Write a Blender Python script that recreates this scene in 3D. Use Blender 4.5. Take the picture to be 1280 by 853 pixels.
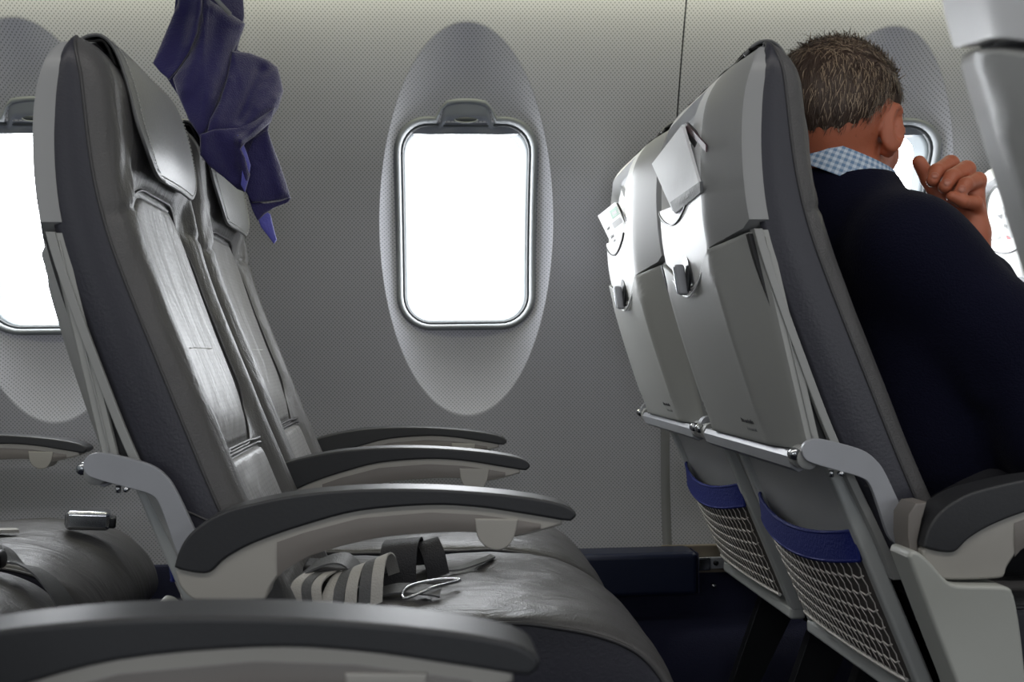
import bpy, bmesh, math, random
import numpy as np
from math import sin, cos, pi, sqrt, radians, exp, atan2, hypot
from mathutils import Vector, Matrix, noise
import openvdb
random.seed(7); rng = np.random.default_rng(7)
for _o in list(bpy.data.objects): bpy.data.objects.remove(_o)
SC = bpy.context.scene
COL = SC.collection

# ------------------------------------------------------------------ camera
FPX, CXP, CYP = 1400.0, 640.0, 426.5
YAW, PIT, ROL = radians(4.5), radians(0.6), radians(0.75)
CAM = Vector((0, 0, .78))
_F = Vector((sin(YAW)*cos(PIT), cos(YAW)*cos(PIT), sin(PIT)))
_R0 = Vector((cos(YAW), -sin(YAW), 0)); _U0 = _R0.cross(_F)
_R = _R0*cos(ROL) - _U0*sin(ROL); _U = _U0*cos(ROL) + _R0*sin(ROL)
cam_data = bpy.data.cameras.new('camera'); cam = bpy.data.objects.new('camera', cam_data); COL.objects.link(cam)
cam.matrix_world = Matrix(((_R.x, _U.x, -_F.x, CAM.x), (_R.y, _U.y, -_F.y, CAM.y), (_R.z, _U.z, -_F.z, CAM.z), (0, 0, 0, 1)))
cam_data.sensor_width = 36; cam_data.lens = FPX/1280*36; cam_data.clip_start = .05; cam_data.clip_end = 60
cam_data.dof.use_dof = True; cam_data.dof.focus_distance = 1.7; cam_data.dof.aperture_fstop = 8.5
SC.camera = cam

def at(px, py, Y):
    """world point on the plane y = Y under pixel px, py of the photograph"""
    d = _F + _R*((px-CXP)/FPX) + _U*((CYP-py)/FPX)
    return CAM + d*(Y/d.y)

# ------------------------------------------------------------------ world, lamps, exposure
w = bpy.data.worlds.new('world'); SC.world = w; w.use_nodes = True
w.node_tree.nodes['Background'].inputs[0].default_value = (.80, .88, 1, 1)
w.node_tree.nodes['Background'].inputs[1].default_value = 1.0

def area(name, loc, look, sx, sy, power, col=(1, 1, 1)):
    l = bpy.data.lights.new(name, 'AREA'); l.shape = 'RECTANGLE'; l.size = sx; l.size_y = sy; l.energy = power; l.color = col
    o = bpy.data.objects.new(name, l); COL.objects.link(o); o.location = loc
    o.rotation_euler = (Vector(look)-Vector(loc)).to_track_quat('-Z', 'Y').to_euler(); return o
WINDOW_PITCH = .86; WIN_X = .092; WIN_Z = 1.048
area('ceiling_strip_light', (.2, .45, 1.98), (.2, .55, 0), 5.0, .16, 16, (1, .97, .92))
area('wall_wash_light', (.4, 2.065, 1.53), (.4, 2.15, 1.38), 5.0, .02, 9.0, (1, .98, .68))
for _k in range(-2, 4):      # daylight through the windows of the other side of the cabin
    area('opposite_window_daylight', (.092+_k*.86, -1.05, 1.05), (.092+_k*.86, 1.0, .95), .26, .38, 2.8, (.93, .96, 1))
SC.view_settings.view_transform = 'Standard'; SC.view_settings.look = 'None'; SC.view_settings.gamma = 1
SC.view_settings.use_curve_mapping = False; SC.view_settings.exposure = 0.45
SC.cycles.max_bounces = 8; SC.cycles.diffuse_bounces = 4; SC.cycles.glossy_bounces = 4

# ------------------------------------------------------------------ materials
def lin(h):
    return tuple(((c/255)/12.92 if c/255 <= .04045 else ((c/255+.055)/1.055)**2.4) for c in h) + (1,)
def mat(name, col, rough=.5, metal=0., bump=None, var=0., coat=0., sheen=0., spec=None, varscale=6.):
    m = bpy.data.materials.new(name); m.use_nodes = True; nt = m.node_tree; b = nt.nodes['Principled BSDF']
    c = lin(col); b.inputs['Base Color'].default_value = c; b.inputs['Roughness'].default_value = rough
    b.inputs['Metallic'].default_value = metal
    if coat: b.inputs['Coat Weight'].default_value = coat; b.inputs['Coat Roughness'].default_value = .2
    if sheen: b.inputs['Sheen Weight'].default_value = sheen; b.inputs['Sheen Roughness'].default_value = .4
    if spec is not None: b.inputs['Specular IOR Level'].default_value = spec
    tc = nt.nodes.new('ShaderNodeTexCoord')
    if var:
        n = nt.nodes.new('ShaderNodeTexNoise'); n.inputs['Scale'].default_value = varscale; n.inputs['Detail'].default_value = 5
        nt.links.new(tc.outputs['Object'], n.inputs['Vector'])
        mx = nt.nodes.new('ShaderNodeMix'); mx.data_type = 'RGBA'
        mx.inputs[6].default_value = tuple(v*(1-var) for v in c[:3])+(1,); mx.inputs[7].default_value = tuple(min(1, v*(1+var)) for v in c[:3])+(1,)
        nt.links.new(n.outputs['Fac'], mx.inputs[0]); nt.links.new(mx.outputs[2], b.inputs['Base Color'])
    if bump:
        last = None
        for kind, sc, st in bump:
            if kind == 'noise':
                t = nt.nodes.new('ShaderNodeTexNoise'); t.inputs['Scale'].default_value = sc; t.inputs['Detail'].default_value = 4; out = t.outputs['Fac']
            elif kind == 'voronoi':
                t = nt.nodes.new('ShaderNodeTexVoronoi'); t.inputs['Scale'].default_value = sc; out = t.outputs['Distance']
            elif kind == 'wrinkle':
                t = nt.nodes.new('ShaderNodeTexNoise'); t.inputs['Scale'].default_value = sc; t.inputs['Detail'].default_value = 3; t.inputs['Distortion'].default_value = 1.5; out = t.outputs['Fac']
            if kind == 'wrinkle':
                mp = nt.nodes.new('ShaderNodeMapping'); mp.inputs['Scale'].default_value = (1, 2.2, .55); nt.links.new(tc.outputs['Object'], mp.inputs[0]); nt.links.new(mp.outputs[0], t.inputs['Vector'])
            else: nt.links.new(tc.outputs['Object'], t.inputs['Vector'])
            bp = nt.nodes.new('ShaderNodeBump'); bp.inputs['Strength'].default_value = st; bp.inputs['Distance'].default_value = .004 if kind != 'wrinkle' else .02
            nt.links.new(out, bp.inputs['Height'])
            if last: nt.links.new(last.outputs[0], bp.inputs['Normal'])
            last = bp
        nt.links.new(last.outputs[0], b.inputs['Normal'])
    return m

def dotted(m, pitch, ax, depth=.45, size=.28, rot=45, bump=.3):
    """rows of tiny printed / pressed dots over the base colour, on two object axes"""
    nt = m.node_tree; b = nt.nodes['Principled BSDF']; N = nt.nodes; L = nt.links
    tc = N.new('ShaderNodeTexCoord'); mp = N.new('ShaderNodeMapping'); L.new(tc.outputs['Object'], mp.inputs[0])
    mp.inputs['Rotation'].default_value = {'xz': (0, radians(rot), 0), 'yz': (radians(rot), 0, 0)}[ax]
    sp = N.new('ShaderNodeSeparateXYZ'); L.new(mp.outputs[0], sp.inputs[0])
    outs = []
    for a in ax:
        mu = N.new('ShaderNodeMath'); mu.operation = 'MULTIPLY'; mu.inputs[1].default_value = 2*pi/pitch; L.new(sp.outputs['XYZ'.index(a.upper())], mu.inputs[0])
        s = N.new('ShaderNodeMath'); s.operation = 'SINE'; L.new(mu.outputs[0], s.inputs[0]); outs.append(s)
    ad = N.new('ShaderNodeMath'); ad.operation = 'ADD'; L.new(outs[0].outputs[0], ad.inputs[0]); L.new(outs[1].outputs[0], ad.inputs[1])
    mr = N.new('ShaderNodeMapRange'); mr.inputs[1].default_value = 2-2*size*2.2; mr.inputs[2].default_value = 1.6; L.new(ad.outputs[0], mr.inputs[0])
    mx = N.new('ShaderNodeMix'); mx.data_type = 'RGBA'; L.new(mr.outputs[0], mx.inputs[0])
    src = b.inputs['Base Color'].links[0].from_socket if b.inputs['Base Color'].links else None
    c = b.inputs['Base Color'].default_value[:]
    if src: L.new(src, mx.inputs[6])
    else: mx.inputs[6].default_value = c
    mx.inputs[7].default_value = tuple(v*(1-depth) for v in c[:3])+(1,)
    L.new(mx.outputs[2], b.inputs['Base Color'])
    return m

def emis(name, col, s):
    m = bpy.data.materials.new(name); m.use_nodes = True; nt = m.node_tree
    b = nt.nodes['Principled BSDF']; b.inputs['Base Color'].default_value = (0, 0, 0, 1); b.inputs['Roughness'].default_value = .3
    b.inputs['Emission Color'].default_value = col; b.inputs['Emission Strength'].default_value = s; return m

M = {}
M['wall'] = dotted(mat('wall_vinyl', (156, 157, 166), .5, var=.03), .0058, 'xz', .62, .30, 45)
M['wall_smooth'] = mat('window_plastic', (175, 181, 183), .38)
M['reveal'] = mat('window_reveal_plastic', (92, 100, 104), .6)
M['bead'] = mat('window_frame_plastic', (118, 122, 126), .5)
M['gasket'] = mat('window_gasket', (50, 54, 58), .5)
M['pane'] = emis('daylit_window_pane', (.93, .96, 1, 1), 10.5)
M['shade'] = mat('shade_plastic', (107, 111, 120), .35)
M['carpet'] = mat('navy_wall_carpet', (35, 37, 63), .95, var=.25, bump=[('noise', 500, .6)])
M['box'] = mat('navy_vinyl_cover', (18, 26, 52), .35, bump=[('noise', 20, .1)])
M['side'] = mat('dark_seat_leather', (49, 49, 58), .42, var=.05, bump=[('noise', 260, .12), ('noise', 9, .12)])
M['leather'] = mat('grey_seat_leather', (82, 81, 82), .46, var=.05, bump=[('voronoi', 420, .14), ('wrinkle', 11, .22)])
M['insert'] = dotted(mat('perforated_leather', (116, 115, 115), .42, bump=[('noise', 300, .1), ('wrinkle', 9, .28)]), .0062, 'yz', .35, .3, 0)
M['flap'] = mat('headrest_leather', (105, 106, 107), .38, var=.08, bump=[('noise', 200, .15), ('noise', 14, .25)])
M['velcro'] = mat('black_velcro', (14, 14, 15), .95, bump=[('noise', 700, 1)])
M['piping'] = mat('leather_piping', (65, 64, 66), .45)
M['thread'] = mat('stitch_thread', (170, 170, 168), .7)
M['shell'] = mat('white_seat_shell', (232, 233, 235), .42, var=.012)
M['joint'] = mat('wall_joint_strip', (112, 113, 116), .5)
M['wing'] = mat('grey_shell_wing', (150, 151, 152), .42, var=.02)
M['pocket'] = mat('pocket_recess_plastic', (107, 108, 107), .5)
M['tray'] = mat('tray_plastic', (157, 158, 156), .4, var=.02, bump=[('noise', 220, .04)])
M['strip'] = mat('light_grey_strip', (150, 151, 150), .4)
M['alu'] = mat('satin_aluminium', (157, 159, 165), .42, metal=.10, var=.04, varscale=40)
M['chrome'] = mat('polished_metal', (190, 192, 196), .16, metal=1)
M['darkmetal'] = mat('dark_metal', (44, 45, 48), .35, metal=.6)
M['lowpanel'] = mat('lower_back_plastic', (191, 192, 193), .42, var=.03)
M['rim'] = mat('lower_rim_plastic', (176, 179, 179), .4)
M['black'] = mat('black_plastic', (20, 20, 23), .5)
M['pad'] = mat('armrest_pad_rubber', (44, 45, 48), .48, var=.05, bump=[('noise', 240, .05)])
M['arm'] = mat('armrest_body_plastic', (168, 165, 159), .42, var=.02)
M['arm_in'] = mat('armrest_shade_grey', (121, 116, 112), .45, var=.02)  # pivot cover grey; on the armrest sides it paints the recess shade
M['shroud'] = mat('end_bay_shroud', (175, 177, 172), .38, var=.02)
M['blue'] = mat('royal_blue_elastic', (10, 28, 109), .7, bump=[('noise', 260, .3)])
M['net'] = mat('net_cord', (201, 197, 192), .6)
M['netback'] = mat('net_lining', (84, 80, 78), .8)
M['belt'] = mat('grey_webbing', (85, 86, 88), .6, bump=[('noise', 420, .35)])
M['belt_dark'] = mat('dark_webbing', (32, 32, 36), .7, bump=[('noise', 420, .35)])
M['belt_light'] = mat('webbing_stripe', (172, 170, 166), .6, bump=[('noise', 420, .35)])
M['paper'] = mat('white_paper', (232, 234, 236), .6, var=.02, bump=[('noise', 25, .35)])
M['paper_grey'] = mat('grey_paper_fold', (176, 178, 180), .6, bump=[('noise', 160, .5)])
M['ink'] = mat('dark_ink', (58, 58, 62), .6)
M['ink_light'] = mat('grey_ink', (120, 122, 124), .6)
M['ink_blue'] = mat('blue_ink', (70, 88, 140), .6)
M['green'] = mat('green_print', (52, 130, 92), .5)
M['red'] = mat('red_print', (196, 58, 66), .5)
M['maroon'] = mat('magazine_cover', (68, 26, 38), .4)
M['jacket'] = mat('indigo_wool', (36, 31, 85), .85, var=.12, sheen=.45, bump=[('noise', 420, .5), ('noise', 30, .15)])
M['jacket_lit'] = mat('indigo_wool_lit', (84, 84, 176), .7, sheen=.3, bump=[('noise', 300, .3)])  # paler copy of the jacket wool, light on fold edges put into colour
M['skin'] = mat('skin', (175, 100, 72), .5, var=.10, varscale=22, bump=[('noise', 90, .18)])
M['skin'].node_tree.nodes['Principled BSDF'].inputs['Subsurface Weight'].default_value = .12
M['skin'].node_tree.nodes['Principled BSDF'].inputs['Subsurface Radius'].default_value = (.02, .006, .003)
M['nail'] = mat('fingernail', (168, 104, 84), .3)
M['sweater'] = mat('navy_knit', (12, 13, 32), .95, sheen=.03, spec=.15, bump=[('noise', 380, .45)])
M['trouser'] = mat('dark_trousers', (26, 26, 32), .9)
M['hair'] = mat('grey_brown_hair', (66, 50, 40), .55, var=.35, varscale=60)
M['hair_grey_backlit'] = mat('grey_backlit_hair', (150, 130, 108), .5, var=.2, varscale=60)  # grey strands, paled so their colour also carries the backlight
M['floor'] = mat('cabin_carpet', (26, 28, 44), .95, var=.3, varscale=200, bump=[('noise', 400, .8)])
M['ceiling'] = mat('ceiling_panel', (200, 200, 198), .5)
M['bezel'] = mat('beige_track', (128, 118, 104), .5)

# gingham shirt cloth
def gingham():
    m = mat('blue_gingham', (150, 172, 196), .8); nt = m.node_tree; N = nt.nodes; L = nt.links; b = N['Principled BSDF']
    tc = N.new('ShaderNodeTexCoord'); sp = N.new('ShaderNodeSeparateXYZ'); L.new(tc.outputs['UV'], sp.inputs[0]); fs = []
    for a in (0, 1):
        mu = N.new('ShaderNodeMath'); mu.operation = 'PINGPONG'; mu.inputs[1].default_value = .5; L.new(sp.outputs[a], mu.inputs[0])
        g = N.new('ShaderNodeMath'); g.operation = 'GREATER_THAN'; g.inputs[1].default_value = .25; L.new(mu.outputs[0], g.inputs[0]); fs.append(g)
    ad = N.new('ShaderNodeMath'); ad.operation = 'ADD'; L.new(fs[0].outputs[0], ad.inputs[0]); L.new(fs[1].outputs[0], ad.inputs[1])
    mr = N.new('ShaderNodeMapRange'); mr.inputs[2].default_value = 2; L.new(ad.outputs[0], mr.inputs[0])
    mx = N.new('ShaderNodeMix'); mx.data_type = 'RGBA'; mx.inputs[6].default_value = lin((205, 216, 228)); mx.inputs[7].default_value = lin((112, 142, 176))
    L.new(mr.outputs[0], mx.inputs[0]); L.new(mx.outputs[2], b.inputs['Base Color']); return m
M['gingham'] = gingham()

# ------------------------------------------------------------------ mesh helpers
def link(name, me, m, parent=None, smooth=True):
    o = bpy.data.objects.new(name, me); COL.objects.link(o)
    if m is not None:
        for x in (m if isinstance(m, (list, tuple)) else [m]): me.materials.append(M[x])
    if parent is not None: o.parent = parent
    return o
def mesh(name, V, Fc, m, parent=None, smooth=True, idx=None, ang=None):
    me = bpy.data.meshes.new(name); me.from_pydata([tuple(v) for v in V], [], [tuple(f) for f in Fc])
    bm = bmesh.new(); bm.from_mesh(me)
    if idx is not None:
        for f, i in zip(bm.faces, idx): f.material_index = i
    bmesh.ops.recalc_face_normals(bm, faces=bm.faces[:]); bm.to_mesh(me); bm.free()
    if smooth:
        me.polygons.foreach_set('use_smooth', [True]*len(me.polygons))
        if ang: me.set_sharp_from_angle(angle=radians(ang))
    return link(name, me, m, parent)
def from_bm(name, bm, m, parent=None, ang=35):
    me = bpy.data.meshes.new(name); bmesh.ops.recalc_face_normals(bm, faces=bm.faces[:]); bm.to_mesh(me); bm.free()
    me.polygons.foreach_set('use_smooth', [True]*len(me.polygons)); me.set_sharp_from_angle(angle=radians(ang))
    o = link(name, me, m, parent); wn = o.modifiers.new('weighted_normal', 'WEIGHTED_NORMAL'); wn.keep_sharp = True; wn.weight = 60
    return o
class MB:
    def __init__(s): s.V = []; s.F = []; s.I = []
    def add(s, V, Fc, i=0):
        n = len(s.V); s.V += [tuple(v) for v in V]; s.F += [tuple(a+n for a in f) for f in Fc]; s.I += [i]*len(Fc)
    def build(s, name, m, parent=None, ang=35, smooth=True): return mesh(name, s.V, s.F, m, parent, smooth, s.I, ang)
def gridf(nu, nv, fn, closeu=False):
    V = [fn(i/(nu-1) if not closeu else i/nu, j/(nv-1)) for j in range(nv) for i in range(nu)]
    Fc = []
    for j in range(nv-1):
        for i in range(nu if closeu else nu-1):
            a = j*nu+i; b = j*nu+(i+1) % nu; Fc.append((a, b, b+nu, a+nu))
    return V, Fc
def nested(loops, cap=True):
    """loops: lists of N 3D points, inner to outer"""
    N = len(loops[0]); V = [p for l in loops for p in l]; Fc = []
    for k in range(len(loops)-1):
        for i in range(N):
            j = (i+1) % N; Fc.append((k*N+i, k*N+j, (k+1)*N+j, (k+1)*N+i))
    if cap:
        c = Vector((0, 0, 0))
        for p in loops[0]: c += Vector(p)
        V.append(c/N); ci = len(V)-1
        for i in range(N): Fc.append((i, (i+1) % N, ci))
    return V, Fc
def tube(pts, r, n=8, closed=False, cap=True, flat=None):
    P = [Vector(p) for p in pts]; V = []; Fc = []; m = len(P); R = r if hasattr(r, '__len__') else [r]*m
    up = None
    for k in range(m):
        t = (P[(k+1) % m]-P[k-1]) if (closed or 0 < k < m-1) else (P[1]-P[0] if k == 0 else P[-1]-P[-2])
        t.normalize()
        if up is None: up = Vector((0, 0, 1)) if abs(t.z) < .9 else Vector((1, 0, 0))
        s = t.cross(up)
        if s.length < 1e-6: s = t.orthogonal()
        s.normalize(); up = s.cross(t).normalized()
        for i in range(n):
            a = 2*pi*i/n; V.append(P[k]+s*cos(a)*R[k]+up*sin(a)*R[k]*(flat or 1))
    for k in range(m if closed else m-1):
        for i in range(n):
            a = k*n+i; b = k*n+(i+1) % n; c = ((k+1) % m)*n+(i+1) % n; d = ((k+1) % m)*n+i; Fc.append((a, b, c, d))
    if cap and not closed: Fc.append(tuple(range(n))[::-1]); Fc.append(tuple((m-1)*n+i for i in range(n)))
    return V, Fc
def ribbon(pts, dirs, w, t=.0012):
    """webbing: centre line pts, width direction per point"""
    P = [Vector(p) for p in pts]; V = []; Fc = []
    for k, p in enumerate(P):
        tg = (P[min(k+1, len(P)-1)]-P[max(k-1, 0)]).normalized(); d = Vector(dirs[k] if isinstance(dirs, list) else dirs).normalized()
        n = tg.cross(d).normalized()
        for a, b in ((-w/2, -t), (w/2, -t), (w/2, t), (-w/2, t)): V.append(p+d*a+n*b)
    for k in range(len(P)-1):
        for i in range(4):
            j = (i+1) % 4; Fc.append((k*4+i, k*4+j, k*4+4+j, k*4+4+i))
    Fc.append((0, 1, 2, 3)); L = len(V); Fc.append((L-1, L-2, L-3, L-4)); return V, Fc
def catmull(P, n=6, closed=False):
    P = [np.array(p, float) for p in P]; m = len(P); out = []
    for k in range(m if closed else m-1):
        if closed: a, b, c, d = P[k-1], P[k], P[(k+1) % m], P[(k+2) % m]
        else: a, b, c, d = P[max(k-1, 0)], P[k], P[k+1], P[min(k+2, m-1)]
        for i in range(n):
            t = i/n; out.append(.5*((2*b)+(-a+c)*t+(2*a-5*b+4*c-d)*t*t+(-a+3*b-3*c+d)*t**3))
    if not closed: out.append(P[-1])
    return [tuple(float(x) for x in p) for p in out]
def prism(poly, y0, y1, bev=.003, seg=2, mats=None):
    """side-view polygon (x,z) given a width along y, edges rounded"""
    bm = bmesh.new()
    A = [bm.verts.new((p[0], y0, p[1])) for p in poly]; B = [bm.verts.new((p[0], y1, p[1])) for p in poly]; n = len(poly)
    f1 = bm.faces.new(A); f2 = bm.faces.new(B[::-1])
    for i in range(n): bm.faces.new((A[i], B[i], B[(i+1) % n], A[(i+1) % n]))
    bmesh.ops.recalc_face_normals(bm, faces=bm.faces[:])
    if bev:
        ed = [e for e in bm.edges if (e in f1.edges[:] or e in f2.edges[:])]
        bmesh.ops.bevel(bm, geom=ed, offset=bev, segments=seg, profile=.5, affect='EDGES', clamp_overlap=True)
    return bm
def box(x0, x1, y0, y1, z0, z1, bev=.002, seg=2):
    bm = bmesh.new(); bmesh.ops.create_cube(bm, size=1)
    for v in bm.verts: v.co = Vector(((x0+x1)/2+v.co.x*(x1-x0), (y0+y1)/2+v.co.y*(y1-y0), (z0+z1)/2+v.co.z*(z1-z0)))
    if bev: bmesh.ops.bevel(bm, geom=bm.edges[:], offset=bev, segments=seg, profile=.5, affect='EDGES', clamp_overlap=True)
    return bm
def lathe(prof, n=24, axis='y', c=(0, 0, 0)):
    V = []; Fc = []
    for r, h in prof:
        for i in range(n):
            a = 2*pi*i/n
            p = {'y': (r*cos(a), h, r*sin(a)), 'z': (r*cos(a), r*sin(a), h), 'x': (h, r*cos(a), r*sin(a))}[axis]
            V.append((p[0]+c[0], p[1]+c[1], p[2]+c[2]))
    for k in range(len(prof)-1):
        for i in range(n): Fc.append((k*n+i, k*n+(i+1) % n, (k+1)*n+(i+1) % n, (k+1)*n+i))
    Fc.append(tuple(range(n))[::-1]); Fc.append(tuple((len(prof)-1)*n+i for i in range(n))); return V, Fc
def itp(z, T):
    return float(np.interp(z, [a for a, b in T], [b for a, b in T]))
def smooth(a, b, x):
    t = min(1, max(0, (x-a)/(b-a))); return t*t*(3-2*t)
def thing(name, label, cat, loc=(0, 0, 0), group=None):
    o = bpy.data.objects.new(name, None); COL.objects.link(o); o.location = loc; o.empty_display_size = .05
    o['label'] = label; o['category'] = cat
    if group: o['group'] = group
    return o
def tag(o, label, cat, group=None):
    o['label'] = label; o['category'] = cat
    if group: o['group'] = group
    return o
def struct(o): o['kind'] = 'structure'; return o
def text_mesh(name, s, size, m, parent, origin, ux, uy, extr=.0002, bold=0, align='LEFT', shear=0):
    c = bpy.data.curves.new('txt', 'FONT'); c.body = s; c.size = size; c.extrude = extr; c.offset = bold; c.align_x = align; c.resolution_u = 2; c.shear = shear
    o = bpy.data.objects.new('txt', c); COL.objects.link(o); dg = bpy.context.evaluated_depsgraph_get(); dg.update()
    me = bpy.data.meshes.new_from_object(o.evaluated_get(dg)); bpy.data.objects.remove(o)
    ux = Vector(ux).normalized(); uy = Vector(uy).normalized(); uz = ux.cross(uy).normalized()
    mt = Matrix(((ux.x, uy.x, uz.x, origin[0]), (ux.y, uy.y, uz.y, origin[1]), (ux.z, uy.z, uz.z, origin[2]), (0, 0, 0, 1)))
    me.transform(mt); me.materials.clear(); me.name = name
    return link(name, me, m, parent)

# ------------------------------------------------------------------ setting: side wall with windows
WZ = [(0, 2.20), (.15, 2.27), (.28, 2.36), (.40, 2.40), (.6, 2.405), (.8, 2.385), (1.0, 2.34), (1.2, 2.275), (1.44, 2.17), (1.6, 2.08), (1.75, 1.98)]
_wz = np.polyfit([a for a, b in WZ[2:]], [b for a, b in WZ[2:]], 4)
def wallY(z): return float(np.polyval(_wz, z))
def dish(dx, dz):
    """depth of the oval recess around a window"""
    r = sqrt((dx/.181)**2+((dz+.011)/.390)**2)
    if r >= 1: return 0.
    return .048*(1-(1-min(1, (1-r)/.45))**2)
WW, WH, WR = .137, .207, .062      # half size and corner radius of the window opening
def rrect(w_, h_, r_, N, cx=0, cz=0):
    out = []
    for i in range(N):
        a = 2*pi*(i+.5)/N; c, s = cos(a), sin(a)
        # superellipse-like rounded rectangle by ray casting
        lo, hi = 0, 2
        for _ in range(26):
            m_ = (lo+hi)/2; x, z = abs(c*m_), abs(s*m_); qx, qz = x-(w_-r_), z-(h_-r_)
            d = hypot(max(qx, 0), max(qz, 0))+min(max(qx, qz), 0)-r_
            if d < 0: lo = m_
            else: hi = m_
        out.append((cx+c*lo, cz+s*lo))
    return out
def oval(k, N): return [(.181*k*cos(2*pi*(i+.5)/N), .390*k*sin(2*pi*(i+.5)/N)-.011) for i in range(N)]
NW = 144
Z0, Z1 = .345, 1.72
def cell_border(hw):
    out = []
    for i in range(NW):
        a = 2*pi*(i+.5)/NW; c, s = cos(a), sin(a)
        zt, zb = Z1-WIN_Z, Z0-WIN_Z
        k = min(hw/abs(c) if abs(c) > 1e-6 else 9, (zt/s) if s > 1e-6 else 9, (zb/s) if s < -1e-6 else 9)
        out.append((c*k, s*k))
    # snap nearest samples to the four corners
    for cx_, cz_ in ((hw, zt), (-hw, zt), (hw, zb), (-hw, zb)):
        j = min(range(NW), key=lambda q: hypot(out[q][0]-cx_, out[q][1]-cz_)); out[j] = (cx_, cz_)
    return out
wall = struct(bpy.data.objects.new('wall_left', None)); COL.objects.link(wall)
def P3(xc, p, extra=0.): return (xc+p[0], wallY(WIN_Z+p[1])+dish(*p)+extra, WIN_Z+p[1])
def lerp2(A, B, t): return [(a[0]*(1-t)+b[0]*t, a[1]*(1-t)+b[1]*t) for a, b in zip(A, B)]
def cell(k, gap_side):
    hw = WINDOW_PITCH/2; op = rrect(WW, WH, WR, NW); ov = oval(1, NW); bd = cell_border(hw)
    bd = [(p[0]-gap_side*.0016 if abs(p[0]-gap_side*hw) < 1e-6 else p[0], p[1]) for p in bd]
    loops2 = [lerp2(op, ov, t) for t in (0, .08, .2, .35, .5, .65, .8, .9, .95, .98, 1.0)]+[oval(1.012, NW)]+[lerp2(oval(1.012, NW), bd, t) for t in (.06, .2, .4, .6, .8, .97, 1.0)]
    loops3 = [[P3(k*WINDOW_PITCH, p) for p in l] for l in loops2]
    loops3.append([(p[0], p[1]+(.02 if abs(q[0]-gap_side*(hw-.0016)) < 1e-6 else 0), p[2]) for p, q in zip(loops3[-1], bd)])
    return nested(loops3, cap=False)
panel_me = None
for k in (-1, 1, 3):
    if panel_me is None:
        mb = MB(); V, Fc = cell(0, -1); mb.add(V, Fc); V, Fc = cell(1, 1); mb.add(V, Fc)
        o = mb.build('wall_panel', 'wall', wall, ang=50); panel_me = o.data
    else:
        o = bpy.data.objects.new('wall_panel', panel_me); COL.objects.link(o); o.parent = wall
    o.location = (WIN_X+k*WINDOW_PITCH, 0, 0)
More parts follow.
